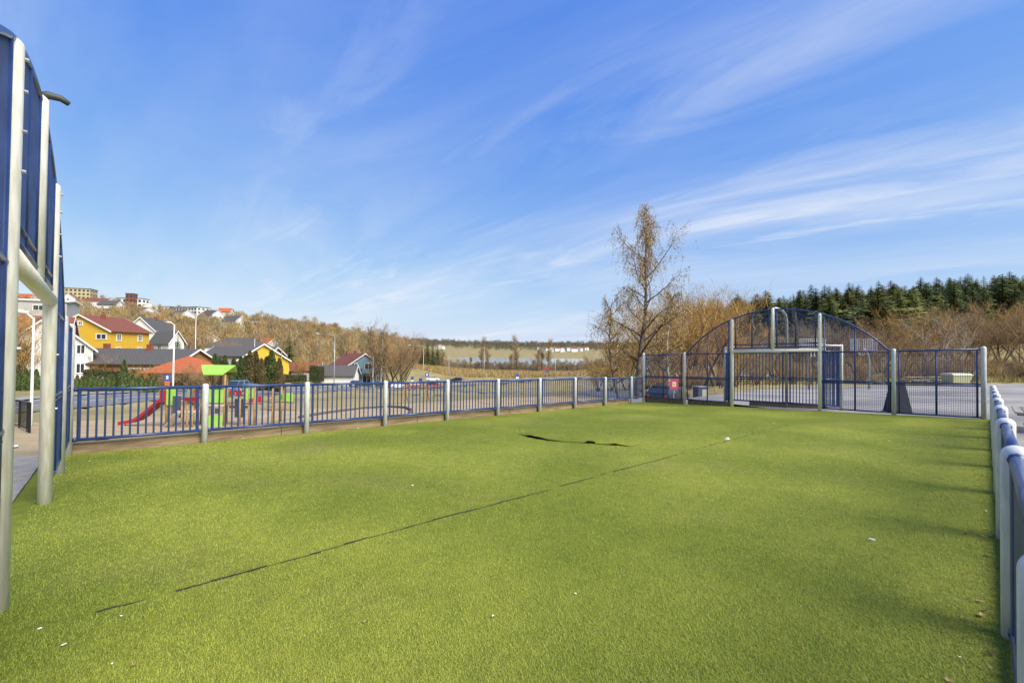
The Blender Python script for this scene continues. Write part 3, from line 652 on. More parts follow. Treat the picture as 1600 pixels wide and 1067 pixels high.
for i, (a, v, z_) in enumerate([(172,280,4),(235,300,4.5),(330,280,4),(352,330,5),(365,240,3.5),(225,240,3),(70,260,4),(40,300,5),(283,250,3)]):
    k = i % 4; h_ = house('hillside_house', HL[k], a, v, random.uniform(-70, 20), random.uniform(8, 13), 7.5, 4.6, 2.8, (WHITEW, WHITEW, WHITE, mat('cream_render', (.62, .55, .40), .7))[k], (DARKR, TILE, DARKR, ORANGE)[k], [('x+', -1.5, 3, 1.1, 1.2), ('x+', 1.5, 3, 1.1, 1.2), ('y-', -2, 3, 1.1, 1.2), ('y-', 2, 3, 1.1, 1.2)], zoff=z_); h_['group'] = 'houses scattered on the left hillside %d' % k
for i, (a, v) in enumerate([(862,900),(870,930),(879,880),(888,960),(897,900),(906,930),(852,960),(690,850),(840,1000),(915,980)]):
    house('lakeside_house', 'tiny pale house among the trees on the far lake shore', a, v, random.uniform(0, 90), 13, 9, 4.5, 3, WHITEW, random.choice([TILE, DARKR]), (), zoff=2)['group'] = 'houses on the far shore'

# ------------------------------------------------------------------ playground
pr = empty('play_structure', P(300, 21)); prl = pr.location
pr.rotation_euler = (0, 0, camrz(0)); tag(pr, 'timber play structure with lime roof, red slide and climbing panels on sand', 'playground')
PX = .0306
def pl(px, py, y=0): return Vector(((px-300)*PX, y, (667-py)*PX))
def pbox(name, px0, py0, px1, py1, y, mt, th=.04, parent=None):
    a, b = pl(px0, py0, y), pl(px1, py1, y); t = MB(); t.box(((a.x+b.x)/2, y, (a.z+b.z)/2), (abs(b.x-a.x), th, abs(a.z-b.z))); return t.build(name, mt, parent or pr)
def ppost(px, py_top, y, r=.05, py_b=672):
    a, b = pl(px, py_b, y), pl(px, py_top, y); return MB().tube([(a.x, y, -.25), (b.x, y, b.z)], r, 8).build('post', WOOD, pr, True)
for a, top, y in ((329, 584, 0), (353, 584, 0), (308, 583, 1.15), (332, 583, 1.15)): ppost(a, top, y)
rq = [pl(327, 585.5, -.35), pl(356, 585, -.35), pl(358, 572, .5), pl(304, 572, .5)]
t = MB(); t.slab(rq, (0, -.35, .93), .05); rq2 = [pl(304, 572, .5), pl(358, 572, .5), pl(340, 584, 1.5), pl(300, 584, 1.5)]; t.slab(rq2, (0, .35, .93), .05); t.build('roof', LIME, pr)
pbox('panel', 309, 609.5, 327, 629, 1.1, GREEN); pbox('panel', 330, 608, 352, 628.5, -.06, LIME); pbox('panel', 330, 648, 351, 666, -.06, LIME)
pbox('panel', 340, 637, 345, 645, -.07, SLATE)
t = MB(); t.box((pl(332, 0).x, .57, 1.07), (1.35, 1.3, .08)); t.build('platform', WOOD, pr)
pbox('beam', 322, 630.5, 354, 633.5, -.07, mat('pale_beam', (.55, .48, .36), .7))
for a, top, y in ((261, 606, .2), (268, 606, -.2), (277, 606, -.2), (283, 608, .9), (296, 608, .9)): ppost(a, top, y)
pbox('panel', 269, 608, 283, 632, -.26, LIME); pbox('panel', 283, 610, 290, 630, .5, mat('dull_green', (.30, .42, .16), .6)); pbox('panel', 281, 622, 300, 628, .3, RED)
t = MB(); t.box((pl(275, 0).x, .35, 1.05), (1.0, 1.2, .08)); t.build('platform', WOOD, pr)
# red slide with raised sides
path = [(266, 624), (258, 628), (244, 640), (232, 650), (222, 657), (212, 660), (198, 662.5)]
sl_ = MB()
for yo, wd, hh in ((0, .50, .02), (-.26, .04, .14), (.26, .04, .14)):
    V = []
    for a, b in path: q = pl(a, b, -.1+yo); V += [q+Vector((0, -wd/2, -.02)), q+Vector((0, wd/2, -.02)), q+Vector((0, wd/2, hh)), q+Vector((0, -wd/2, hh))]
    sl_.add(V, [(i*4+k, i*4+(k+1) % 4, i*4+4+(k+1) % 4, i*4+4+k) for i in range(len(path)-1) for k in range(4)]+[(0, 1, 2, 3), tuple(len(V)-4+k for k in (3, 2, 1, 0))])
sd_ = sl_.build('slide', RED, pr); pbox('slide_hood', 261, 609, 266.5, 627, -.1, RED, .55)
MB().tube([pl(202, 663, -.1), pl(202, 674, -.1)], .03, 6).build('slide_leg', GALV, pr)
sl_ = MB(); path = [(303, 642), (298, 652), (290, 661), (276, 667), (257, 671)]; V = []
for a, b in path: q = pl(a, b, -1.0); V += [q+Vector((0, -.24, 0)), q+Vector((0, .24, 0)), q+Vector((0, .24, .05)), q+Vector((0, -.24, .05))]
sl_.add(V, [(i*4+k, i*4+(k+1) % 4, i*4+4+(k+1) % 4, i*4+4+k) for i in range(len(path)-1) for k in range(4)]+[(0, 1, 2, 3), tuple(len(V)-4+k for k in (3, 2, 1, 0))]); sl_.build('steel_slide', STEEL, pr)
pbox('climbing_plate', 285, 617, 297, 650, -.5, SLATE); pbox('panel', 300, 608, 304, 640, .3, RED)
for a in (304, 312, 320): ppost(a, 630, -.7, .045)
pbox('beam', 296, 638, 330, 641, -.7, mat('pale_beam', (.5, .4, .3), .7))
# right hand climbing unit
for a, top in ((357, 604), (366, 606), (377, 606), (392, 603), (400, 604), (416, 605), (428, 605), (447, 605), (457, 604)): ppost(a, top, random.choice([0, .9, 1.5]), .045)
for a0, b0, a1, b1, mt_, y in ((356,609,363,620,GREEN,.1),(384,606,401,623,LIME,.0),(439,613,456,626,LIME,.2),(433,614,440,624,GREEN,.3),(394,621,399,627,RED,-.1),(407,617,412,627,RED,-.1),(365,623,378,652,SLATE,.2),(354,634,383,638,BRICK,.3),(358,631,400,633,WOOD,.6)): pbox('panel', a0, b0, a1, b1, y, mt_)
for a in (366, 377):
    q = pl(a, 612.5, -.12); MB().tube([q, q+Vector((0, .05, 0))], .14, 16).build('red_disc', RED, pr)
for k in range(6): a, b = pl(415, 613+k*5.6, .2), pl(429, 612+k*5.6, .2); MB().tube([a, b], .022, 6).build('rung', RED if k < 2 else WOOD, pr)
for b_ in (628, 640): a, b = pl(400, b_, .5), pl(457, b_+1, .5); MB().tube([a, b], .03, 6).build('beam', WOOD, pr)
# low timber climbing frame
lf = empty('low_climbing_frame', P(668, 40), camrz(0)); tag(lf, 'low timber frame with slanting posts at the far end of the sand', 'playground')
for x in (-2.0, 0, 2.0):
    for s in (-1, 1): MB().tube([(x+.15*s, s*.5, -.2), (x, 0, 1.35)], .06, 6).build('post', WOOD, lf)
MB().tube([(-2.2, 0, 1.3), (2.2, 0, 1.3)], .06, 6).build('beam', WOOD, lf)
for x in (-1.3, -.7, .7, 1.3): MB().tube([(x, 0, 1.3), (x, 0, .5)], .012, 5).build('rope', SLATE, lf)
for x in (-1.0, 1.0): MB().box((x, 0, .48), (.7, .22, .05)).build('seat', BLACK, lf)
# dark edging curve in the sand
ed = MB(); pts = [P(a, v, .1) for a, v in ((470, 24), (520, 27), (570, 29.5), (610, 30), (636, 28.5), (645, 26.5), (640, 24))]; ed.tube(pts, .09, 6); tag(ed.build('sand_edging', mat('rubber_edging', (.08, .075, .07), .9), None, True), 'dark curved edging strip in the playground sand', 'edging')
# black mesh guard rail by the footpath
gr = empty('guard_rail', P(28, 15)); tag(gr, 'low black guard rail curving beside the footpath', 'railing')
gp_ = [P(a, v) - gr.location for a, v in ((-60, 13.5), (-20, 14.5), (12, 15), (34, 14.6), (47, 13.6), (50, 12.4))]
for h in (.12, .95): MB().tube([q+Vector((0, 0, h)) for q in gp_], .025, 6).build('rail', BLACK, gr, True)
for q in gp_: MB().tube([q-Vector((0, 0, .2)), q+Vector((0, 0, .97))], .03, 6).build('post', BLACK, gr)
for i in range(len(gp_)-1):
    for k in range(1, 12): q = gp_[i].lerp(gp_[i+1], k/12); MB().tube([q+Vector((0, 0, .12)), q+Vector((0, 0, .95))], .006, 4, False).build('bar', BLACK, gr)

# ------------------------------------------------------------------ poles, lamps, signs
def lamp(label, px, v, h, arm=0, name='street_lamp', mt=GALV, r=.07, cat='street lamp', group=None):
    b = P(px, v); root = empty(name, b, camrz(0)); tag(root, label, cat, group)
    MB().tube([(0, 0, -.3), (0, 0, h*.3), (0, 0, h)], [r*1.2, r, r*.6], 8).build('pole', mt, root, True)
    if arm:
        MB().tube([(0, 0, h-.05), (arm*.4, 0, h+.12), (arm, 0, h+.2)], [.035, .03, .03], 6).build('arm', mt, root, True)
        MB().tube([(arm-.35*(1 if arm > 0 else -1), 0, h+.18), (arm, 0, h+.22), (arm+.3*(1 if arm > 0 else -1), 0, h+.2)], [.05, .1, .05], 8).build('lamp_head', GREYP, root, True)
    else: MB().tube([(0, 0, h), (0, 0, h+.08)], [r*.9, .02], 8).build('cap', mt, root)
    return root
lamp('slim white path lamp standing behind the near goal beside the footpath', 52, 16.5, 4.1, -.55, r=.045, mt=WHITE)
lamp('grey street lamp on the road verge before the orange pyramid roof', 272, 42, 7.1, -.6, r=.075, mt=WHITE)
lamp('white flagpole rising above the hedge beyond the road', 305.5, 75, 10.3, name='flagpole', mt=WHITE, cat='flagpole', r=.06)
lamp('grey street lamp with a long arm left of the blue house', 523, 72, 9.2, -2.9)
lamp('grey street lamp with a long arm beside the blue road sign', 662, 105, 10.5, -3.4)
for a, v, h in ((634, 125, 10), (702, 135, 8.5), (757, 138, 12), (868, 140, 8.2)): lamp('slender grey pole by the distant road junction', a, v, h, name='roadside_pole', cat='pole', group='slender poles at the road junction')
lamp('brown wooden utility pole among the thujas', 440.5, 64, 5.8, name='utility_pole', mt=WOOD, cat='pole', r=.09)
for a, v, h in ((398, 130, 7), (423.6, 140, 6)): lamp('short pale pole on the slope above the dark roofs', a, v, h, name='slope_pole', mt=WHITE, cat='pole', group='short poles on the slope')
SB = mat('sign_blue', (.03, .10, .42), .4); SR = mat('sign_red', (.5, .04, .03), .4)
def sign(label, px, v, h, boards, name='road_sign'):
    b = P(px, v); root = empty(name, b, camrz(0)); tag(root, label, 'sign')
    MB().tube([(0, 0, -.2), (0, 0, h)], .035, 6).build('post', GALV, root)
    for i, (z, w, hh, mt_) in enumerate(boards): MB().box((0, -.06-.004*i, z), (w, .025, hh)).build('board', mt_, root)
    return root
sign('blue parking sign over an orange plate on the near verge', 264, 32, 2.55, [(2.35, .42, .45, SB), (2.38, .16, .26, WHITE), (1.95, .36, .34, mat('sign_orange', (.6, .16, .06), .5))])
sign('blue pedestrian sign beside the long armed lamp at the junction', 668, 120, 3.9, [(3.5, 1.0, 1.0, SB), (3.5, .5, .55, WHITE)])
sign('low blue sign left of the lamp at the junction', 658, 122, 2.2, [(1.9, .9, .9, SB)])
sign('small white and blue sign near the birches at the junction', 645, 126, 2.4, [(2.0, .8, .8, SB), (1.2, .6, .6, WHITE)])
sign('blue and white sign in front of the reeds', 809, 140, 3.2, [(2.8, .9, .9, SB), (2.0, .9, .6, WHITE)])
sign('red and yellow warning sign over a blue disc beyond the reeds road', 855, 138, 5.0, [(4.6, 1.0, .8, SR), (3.7, .8, .8, SB)])
rs = sign('pink red notice with a pale yellow square on a wooden post by the parked cars', 1053, 24, 1.45, [(1.25, .46, .58, mat('notice_pink', (.55, .07, .11), .5)), (1.24, .20, .26, mat('notice_cream', (.72, .66, .5), .5)), (1.24, .1, .1, mat('notice_yellow', (.65, .42, .04), .5))], 'notice_sign')
yb = empty('marker_post', P(1118, 30), 0); tag(yb, 'thin marker post with a yellow cap beside the parked cars', 'bollard'); MB().tube([(0, 0, -.2), (0, 0, .85)], .035, 8).build('post', GALV, yb); MB().tube([(0, 0, .85), (0, 0, 1.05)], [.07, .06], 8).build('cap', mat('cap_yellow', (.7, .45, .02), .4), yb)

# ------------------------------------------------------------------ cars
def paint(n, c): return mat('car_paint_'+n, c, .25, .0, coat=.8)
def car(label, px, v, phi, pm, L=4.3, Hh=1.48, dz=.1):
    b = P(px, v); root = empty('parked_car', (b.x, b.y, b.z+dz), camrz(phi)); tag(root, label, 'car')
    s = L/4.3; k = Hh/1.48
    low = [(-2.12, .30), (-2.15, .62), (-2.08, .92), (-1.55, .98), (.85, .98), (1.75, .86), (2.1, .70), (2.15, .40), (2.0, .24), (-2.0, .24)]
    t = MB(); n = len(low); W_ = .88
    rings = []
    for w, f in ((-W_, .94), (-W_*.93, 1), (W_*.93, 1), (W_, .94)):
        rings.append([(x*s*f, w, (.6+(z-.6)*f)*k) for x, z in low])
    V = sum(rings, []); t.add(V, [tuple(range(n)), tuple(range(3*n, 4*n))[::-1]] + [(r_*n+i, (r_+1)*n+i, (r_+1)*n+(i+1) % n, r_*n+(i+1) % n) for r_ in range(3) for i in range(n)])
    t.build('body', pm, root)
    b0 = [(-1.95, .97), (1.15, .95)]; t0 = [(-1.45, 1.42), (.25, 1.44)]
    t = MB(); V = [(x*s, y, z*k) for x, z, y in ((b0[0][0], .96, -.78), (b0[1][0], .94, -.78), (b0[1][0], .94, .78), (b0[0][0], .96, .78), (t0[0][0], 1.41, -.6), (t0[1][0], 1.42, -.6), (t0[1][0], 1.42, .6), (t0[0][0], 1.41, .6))]
    t.add(V, [(0, 1, 5, 4), (1, 2, 6, 5), (2, 3, 7, 6), (3, 0, 4, 7), (4, 5, 6, 7)]); t.build('windows', GLASS, root)
    t = MB(); t.add([(x*s, y, z*k) for x, y, z in ((-1.55, -.63, 1.40), (.32, -.63, 1.41), (.32, .63, 1.41), (-1.55, .63, 1.40), (-1.3, -.5, 1.48), (.1, -.5, 1.48), (.1, .5, 1.48), (-1.3, .5, 1.48))], [(0, 1, 5, 4), (1, 2, 6, 5), (2, 3, 7, 6), (3, 0, 4, 7), (4, 5, 6, 7), (3, 2, 1, 0)]); t.build('roof', pm, root)
    for xx in (-1.92, -.75, .35):
        for sy in (-1, 1): MB().tube([(xx*s, sy*.775, .97*k), ((xx*.72+(.05 if xx < 0 else -.05))*s, sy*.615, 1.42*k)], .035, 4).build('pillar', pm, root)
    for x in (-1.35, 1.35):
        for sy in (-1, 1):
            wt = MB().tube([(x*s, sy*.70, .31), (x*s, sy*.895, .31)], .31, 16); w_ = wt.build('wheel', RUBBER, root, True); MB().tube([(x*s, sy*.88, .31), (x*s, sy*.903, .31)], .2, 10).build('rim', GALV, w_)
    for sy in (-1, 1):
        MB().box((2.08*s, sy*.62, .66*k), (.1, .36, .14)).build('headlight', WHITE, root); MB().box((-2.10*s, sy*.66, .78*k), (.1, .26, .2)).build('tail_light', SR, root)
    MB().box((-2.155*s, 0, .62*k), (.03, .52, .11)).build('number_plate', WHITE, root)
    return root
car('black estate car seen from behind through the far left mesh panel', 1044, 33, 48, paint('black', (.012, .012, .015)), dz=.08)
us = empty('utility_shed', P(1094, 36, .0), camrz(12)); tag(us, 'low grey utility box with a pale flat lid beyond the black car', 'utility box'); MB().box((0, 0, .35), (.8, .7, 1.3)).build('box', SLATE, us); MB().box((0, 0, 1.05), (.95, .85, .07)).build('lid', GALV, us); MB().box((.15, -.36, .45), (.4, .03, .8)).build('door', GREYW, us)
car('dark blue car on the road in front of the blue house', 556, 93, 100, paint('navy', (.03, .05, .12)))
car('pale blue car parked on the road right of the blue house', 622, 108, 30, paint('pale', (.5, .56, .64)))
car('red car on the road behind the low climbing frame', 650, 112, 20, paint('red', (.38, .03, .03)), 4.6)
car('second red car just ahead of another red one on the road', 680, 116, 15, paint('crimson', (.33, .03, .035)), 4.6)
car('white car at the junction below the blue pedestrian sign', 677, 142, 10, paint('white', (.78, .78, .77)))
car('black car at the junction beside the green verge', 714, 146, 170, paint('jet', (.012, .013, .016)), Hh=1.6)
car('steel blue car parked at the foot of the thuja row', 380, 57, 85, paint('steel', (.12, .2, .32)))

# ------------------------------------------------------------------ plaza things
def hoop(label, px, v, h=3.05, face=-60):
    b = onplane(px, 606); bb = P(px, v); z = g(bb.x, bb.y)-.02; root = empty('basketball_stand', (bb.x, bb.y, z), camrz(face)); tag(root, label, 'basketball hoop')
    MB().tube([(0, 0, -.2), (0, 0, h*.75), (0, -.15, h*.9), (0, -.9, h+.15)], [.08, .075, .07, .06], 10).build('pole', GALV, root, True)
    t = MB()
    for x in np.linspace(-.85, .85, 13): t.box((x, -.95, h+.42), (.022, .03, 1.05))
    for z_ in np.linspace(-.1, .94, 8): t.box((0, -.96, h+z_), (1.75, .03, .03))
    t.build('backboard', WHITE, root)
    MB().tube([(.23*math.cos(a), -1.25+.23*math.sin(a), h) for a in np.linspace(0, 6.283, 17)], .012, 5, False).build('ring', mat('ring_orange', (.6, .12, .03), .5), root)
    t = MB()
    for a in np.linspace(0, 6.283, 9)[:-1]: t.tube([(.22*math.cos(a), -1.25+.22*math.sin(a), h), (.13*math.cos(a+.4), -1.25+.13*math.sin(a+.4), h-.42)], .008, 4, False)
    t.build('net', WHITE, root)
hoop('grey basketball stand with a grid backboard right of the goal on the plaza', 1358, 35)
hoop('grey basketball stand seen through the goal bars on the plaza', 1264, 35, face=-20)
pd = P(1402, 15.2); t = MB(); zb_ = g(pd.x, pd.y)-.02
ped = empty('tapered_pedestal', (pd.x, pd.y, zb_), camrz(0)); tag(ped, 'dark tapered pedestal standing right behind the mesh panel', 'pedestal')
t.add([(sx*.29, sy*.27, 0) for sx, sy in ((-1,-1),(1,-1),(1,1),(-1,1))]+[(sx*.15, sy*.14, 1.0) for sx, sy in ((-1,-1),(1,-1),(1,1),(-1,1))]+[(sx*.1, sy*.1, 1.05) for sx, sy in ((-1,-1),(1,-1),(1,1),(-1,1))], [(3,2,1,0)]+[(i, (i+1) % 4, 4+(i+1) % 4, 4+i) for i in range(4)]+[(4+i, 4+(i+1) % 4, 8+(i+1) % 4, 8+i) for i in range(4)]+[(8, 9, 10, 11)]); t.build('cover', mat('dark_green_cover', (.008, .013, .014), .85, var=.3), ped)
MB().box((0, 0, -.01), (.64, .6, .08)).build('base', BLACK, ped)
def picnic(label, px, v, phi, z=None, L=1.8):
    b = P(px, v); z = g(b.x, b.y)-.02; root = empty('picnic_table', (b.x, b.y, z), camrz(phi)); tag(root, label, 'picnic table'); GW = mat('grey_wood', (.40, .36, .30), .85, var=.3, scale=5)
    for k in range(5): MB().box((0, -.3+k*.15, .73), (L, .135, .04)).build('plank', GW, root)
    for sy in (-1, 1):
        for k in (0, .15): MB().box((0, sy*(.62+k), .44), (L, .135, .04)).build('seat_plank', GW, root)
    for x in (-L*.36, L*.36):
        MB().box((x, 0, .69), (.07, .75, .04)).build('batten', GW, root); MB().box((x, 0, .39), (.07, 1.6, .06)).build('seat_bearer', GW, root)
        for sy in (-1, 1): MB().tube([(x+.06, sy*.62, 0), (x+.06, sy*.22, .71)], .04, 4).build('leg', GW, root)
picnic('weathered picnic table far across the plaza left of the grit bin', 1428, 50, 8, L=2.2)
picnic('weathered picnic table directly beside the grit bin', 1462, 51, 0, L=2.0)
picnic('grey picnic table just outside the railing along the plaza', 1668, 10.2, 43, L=1.9)
gb = P(1494, 48); bn = empty('grit_bin', (gb.x, gb.y, g(gb.x, gb.y)-.02), camrz(8)); tag(bn, 'pale yellow green grit bin with a lid at the plaza edge', 'bin'); BG = mat('bin_yellow_green', (.50, .52, .28), .5, var=.12)
t = MB(); t.add([(sx*1.05, sy*.5, .12) for sx, sy in ((-1,-1),(1,-1),(1,1),(-1,1))]+[(sx*1.25, sy*.65, .95) for sx, sy in ((-1,-1),(1,-1),(1,1),(-1,1))], [(3,2,1,0),(4,5,6,7)]+[(i, (i+1) % 4, 4+(i+1) % 4, 4+i) for i in range(4)]); t.build('tub', BG, bn)
t = MB(); t.add([(sx*1.32, sy*.72, .955) for sx, sy in ((-1,-1),(1,-1),(1,1),(-1,1))]+[(sx*1.2, sy*.5, 1.15) for sx, sy in ((-1,-1),(1,-1),(1,1),(-1,1))], [(3,2,1,0),(4,5,6,7)]+[(i, (i+1) % 4, 4+(i+1) % 4, 4+i) for i in range(4)]); t.build('lid', mat('bin_lid', (.58, .60, .42), .5), bn)
for x in (-.8, .8): MB().box((x, 0, .05), (.3, .8, .13)).build('foot', BLACK, bn)

# ------------------------------------------------------------------ trees
def perp(d, r): a = Vector((r.gauss(0, 1), r.gauss(0, 1), r.gauss(0, 1))); a -= d*a.dot(d); return a.normalized()
def limb(tb, p, d, L, r0, r1, r, n=5, wander=.12, lift=0, sides=5):
    pts = [p.copy()]; dirs = [d.copy()]
    for k in range(n):
        d = (d + perp(d, r)*wander*r.uniform(.3, 1) + Vector((0, 0, lift))).normalized(); p = p + d*(L/n); pts.append(p.copy()); dirs.append(d.copy())
    tb.tube(pts, [r0+(r1-r0)*k/n for k in range(n+1)], sides, False); return pts, dirs
def sliver(mb, p, q, w, r):
    s = perp((q-p).normalized(), r)*w; mb.add([p-s, p+s, q], [(0, 1, 2)])
def leaf(mb, p, s, r):
    a = Vector((r.gauss(0, 1), r.gauss(0, 1), r.gauss(0, 1))).normalized()*s; b = perp(a.normalized(), r)*s*.7; mb.add([p-a, p+b, p+a, p-b], [(0, 1, 2, 3)])
def birch(seed, h, lean=0, spread=.24, leaves=1.0):
    """weeping birch: trunk, rising limbs, hanging twigs with a few withered leaves"""
    r = random.Random(seed); tr, br, tw, lf = MB(), MB(), MB(), MB()
    p = Vector((0, 0, -.4)); d = Vector((lean, 0, 1)).normalized(); n = 14; pts = []
    for k in range(n+1):
        pts.append(p.copy()); d = (d+perp(d, r)*.05+Vector((-lean*.06, 0, .03))).normalized(); p = p+d*((h+.4)/n)
    R0 = h*.016; tr.tube(pts, [R0*(1-k/n)**.8+.012 for k in range(n+1)], 8, False)
    def hang(q, L):
        d_ = Vector((r.gauss(0, .35), r.gauss(0, .35), -.55)).normalized(); a = q
        for k in range(4):
            b = a+d_*(L/4); sliver(tw, a, b+d_*.02, .008, r)
            for _ in range(int(leaves*r.uniform(1.2, 4.2))): leaf(lf, a.lerp(b, r.random())+Vector((r.gauss(0, .05), r.gauss(0, .05), 0)), r.uniform(.032, .068), r)
            a = b; d_ = (d_+Vector((0, 0, -.55))).normalized()
    nl = int(h*1.9)
    for i in range(nl):
        t = .2+.78*(i/nl); f = t*n; k = min(int(f), n-1); q = pts[k].lerp(pts[k+1], f-k)
        az = i*2.4+r.uniform(-.6, .6); up_ = .45+.75*t
        L = h*spread*(1.06-.66*t)*1.0*r.uniform(.45, 1.45)+.3
        b1, d1 = limb(br, q, Vector((math.cos(az), math.sin(az), up_)).normalized(), L, R0*(1-t)*.42+.02, .012, r, 6, .25, .02, 5)
        for j in range(2, 7):
            for _ in range(2):
                b2, d2 = limb(br, b1[j], (d1[j]+perp(d1[j], r)*.9+Vector((0, 0, .1))).normalized(), L*r.uniform(.18, .4), .014, .006, r, 3, .35, -.08, 3)
                for e in b2[1:]:
                    for _ in range(2): hang(e, r.uniform(.4, 1.5)*(.6+.05*h))
                    if r.random() < .7:
                        for _ in range(int(9*leaves)): leaf(lf, e+Vector((r.gauss(0, .16), r.gauss(0, .16), r.gauss(0, .12))), r.uniform(.02, .05), r)
    return tr, br, tw, lf
def put_tree(name, label, loc, parts, group=None, rz=0, sc=1):
    fat = random.uniform(.95, 1.7) if 'on the hill' in (group or '') else 1
    root = empty(name, loc, rz); root.scale = (sc*fat, sc*fat, sc); tag(root, label, 'tree', group)
    for nm, me in parts: link(nm, me, root)
    return root
def tree_meshes(seed, h, lean, spread, leaves, bark=BIRCH):
    tr, br, tw, lf = birch(seed, h, lean, spread, leaves)
    return [('trunk', mesh_of(tr, 'trunk', bark)), ('limbs', mesh_of(br, 'limbs', BARK)), ('twigs', mesh_of(tw, 'twigs', TWIG, False)), ('crown', mesh_of(lf, 'crown', DEADLEAF, False))]
DB = mat('birch_trunk_dark', (.16, .13, .105), .9, c2=(.05, .042, .035), scale=3, bump=.5, bscale=8)
put_tree('birch_tree', 'tall weeping birch rising over the willows behind the far corner', P(996, 38), tree_meshes(3, 15.6, .02, .34, .85, DB), rz=1)
put_tree('leaning_birch', 'slender birch leaning away from the tall weeping birch over the railing', P(972, 37), tree_meshes(8, 8.8, -.45, .26, .45, DB), rz=camrz(0))
put_tree('young_birch', 'young thin birch right of the tall weeping birch', P(1046, 43), tree_meshes(12, 10.2, .02, .2, .45), rz=.5)
def bush(seed, h, w, n_l, n_t, mt, stems=5, curve=.25, bark=BARK, tw_len=.22, tw_w=.010):
    """bare many-stemmed tree: stems, limbs and a haze of fine upright twigs"""
    r = random.Random(seed); tr, tw = MB(), MB()
    for s in range(stems):
        az = s*6.283/stems+r.uniform(-.5, .5); tl = .7 if stems > 1 else .12; d = Vector((math.cos(az)*w/h*tl, math.sin(az)*w/h*tl, 1)).normalized()
        b, dd = limb(tr, Vector((math.cos(az)*.15, math.sin(az)*.15, -.4)), d, h*r.uniform(.7, .95), h*.011+.02, .02, r, 7, .16 if stems > 1 else .05, .015, 5)
        for i in range(n_l):
            k = r.randint(2, 7); a2 = r.uniform(0, 6.283); d2 = (dd[k]*.6+Vector((math.cos(a2), math.sin(a2), .5))).normalized()
            c, dc = limb(tr, b[k], d2, w*r.uniform(.25, .6), .03, .008, r, 4, .2, .05, 3)
            for j in range(n_t):
                q = c[r.randint(1, 4)]+Vector((r.gauss(0, .22), r.gauss(0, .22), r.gauss(0, .2)))
                d3 = (dc[2]*.5+Vector((r.gauss(0, .6), r.gauss(0, .6), .75+curve))).normalized(); L = h*tw_len*r.uniform(.4, 1.1)
                m_ = q+d3*L*.5; sliver(tw, q, q+d3*L, tw_w, r)
                for _ in range(3):
                    e = q+d3*L*r.uniform(.2, .8); d4 = (d3+perp(d3, r)*.7).normalized(); sliver(tw, e, e+d4*L*.45, tw_w*.8, r)
    return [('trunk', mesh_of(tr, 'trunk', bark)), ('crown', mesh_of(tw, 'crown', mt, False))]
GW_ = [bush(20+i, 9, 5.5, 9, 26, GOLD, tw_w=.014) for i in range(3)]
BR_ = [bush(30+i, 8, 5.5, 9, 24, BROWN, tw_w=.014) for i in range(3)]
GY_ = [bush(40+i, 8.5, 6, 9, 24, GREYB, tw_w=.013) for i in range(2)]
def scatter_bush(lst, variants, name, label, group, ref):
    for i, (px, v, top) in enumerate(lst):
        b = P(px, v); hgt = (at(px, top, v).z-b.z); put_tree(name, label, b, variants[i % len(variants)], group, random.uniform(0, 6), max(.25, hgt/ref))
scatter_bush([(1030,52,492),(1052,56,480),(1075,55,470),(1098,60,462),(1120,62,468),(1142,66,486),(1010,60,505),(980,56,530),(955,52,545),(1085,70,478),(1062,68,482),(1125,80,480),(935,60,560)], GW_, 'willow_tree', 'golden brown bare willow crowding behind the far left mesh panels', 'golden willows by the far left corner', 9)
scatter_bush([(1165,75,530),(1195,80,525),(1225,84,520),(1255,84,528),(1285,88,515),(1180,62,560),(1240,66,562),(1150,58,556),(1310,88,520),(1210,95,512),(1270,100,505)], GY_, 'grey_brush', 'grey brown bare brush behind the far goal', 'bare brush behind the far goal', 8.5)
scatter_bush([(1340,90,513),(1375,92,508),(1410,86,523),(1440,94,498),(1475,88,508),(1500,96,490),(1535,90,503),(1565,96,486),(1595,92,488),(1390,76,556),(1450,76,553),(1510,78,556),(1560,78,548),(1620,84,498),(1650,90,478),(1350,74,563),(1590,74,560)], BR_+GW_[:1], 'brown_brush', 'brown bare bushy tree at the edge of the gravel plaza', 'brown bushes along the plaza edge', 8)
scatter_bush([(1330,108,516),(1365,112,508),(1400,110,504),(1440,115,496),(1480,112,492),(1520,118,491),(1560,115,484),(1600,120,488),(1290,110,518),(1640,118,481),(1250,115,521)], BR_[::-1]+GY_, 'hill_foot_tree', 'bare brown tree at the foot of the spruce hill', 'bare trees below the spruce hill', 8)
scatter_bush([(random.uniform(1150, 1690), random.uniform(67, 74), random.uniform(562, 578)) for _ in range(34)], BR_+GY_+GW_[:1], 'low_brush', 'low bare shrub in the dry grass at the plaza edge', 'low shrubs at the plaza edge', 8)
scatter_bush([(random.uniform(1000, 1150), random.uniform(46, 52), random.uniform(570, 588)) for _ in range(12)], GW_+BR_[:1], 'low_willow', 'low golden shrub below the willows behind the mesh', 'low shrubs below the willows', 9)
put_tree('pale_bare_tree', 'pale branched bare tree standing out among the brown bushes', P(1466, 82), bush(77, 10, 7, 12, 9, mat('pale_twigs', (.38, .31, .22), .9, island=.2), 4, .1, mat('pale_bark', (.40, .34, .26), .9), .2, .02), None, 0, 1.05)
SLIM = [bush(140+i, 11, 3.4, 40, 16, BROWN, 1, .2, BARK, .13, .02) for i in range(3)]
for i, (a, v) in enumerate([(690,215),(735,222),(752,220),(765,224),(800,215),(808,218),(838,212),(846,216),(856,212)]):
    put_tree('shore_tree', 'bare brown tree standing on the near lake shore', P(a, v), SLIM[i % 3], 'tall bare trees on the near lake shore', i, (.9, .8, 1.55, 1.3, 1.0, 1.65, 1.35, 1.2, 1.5)[i])
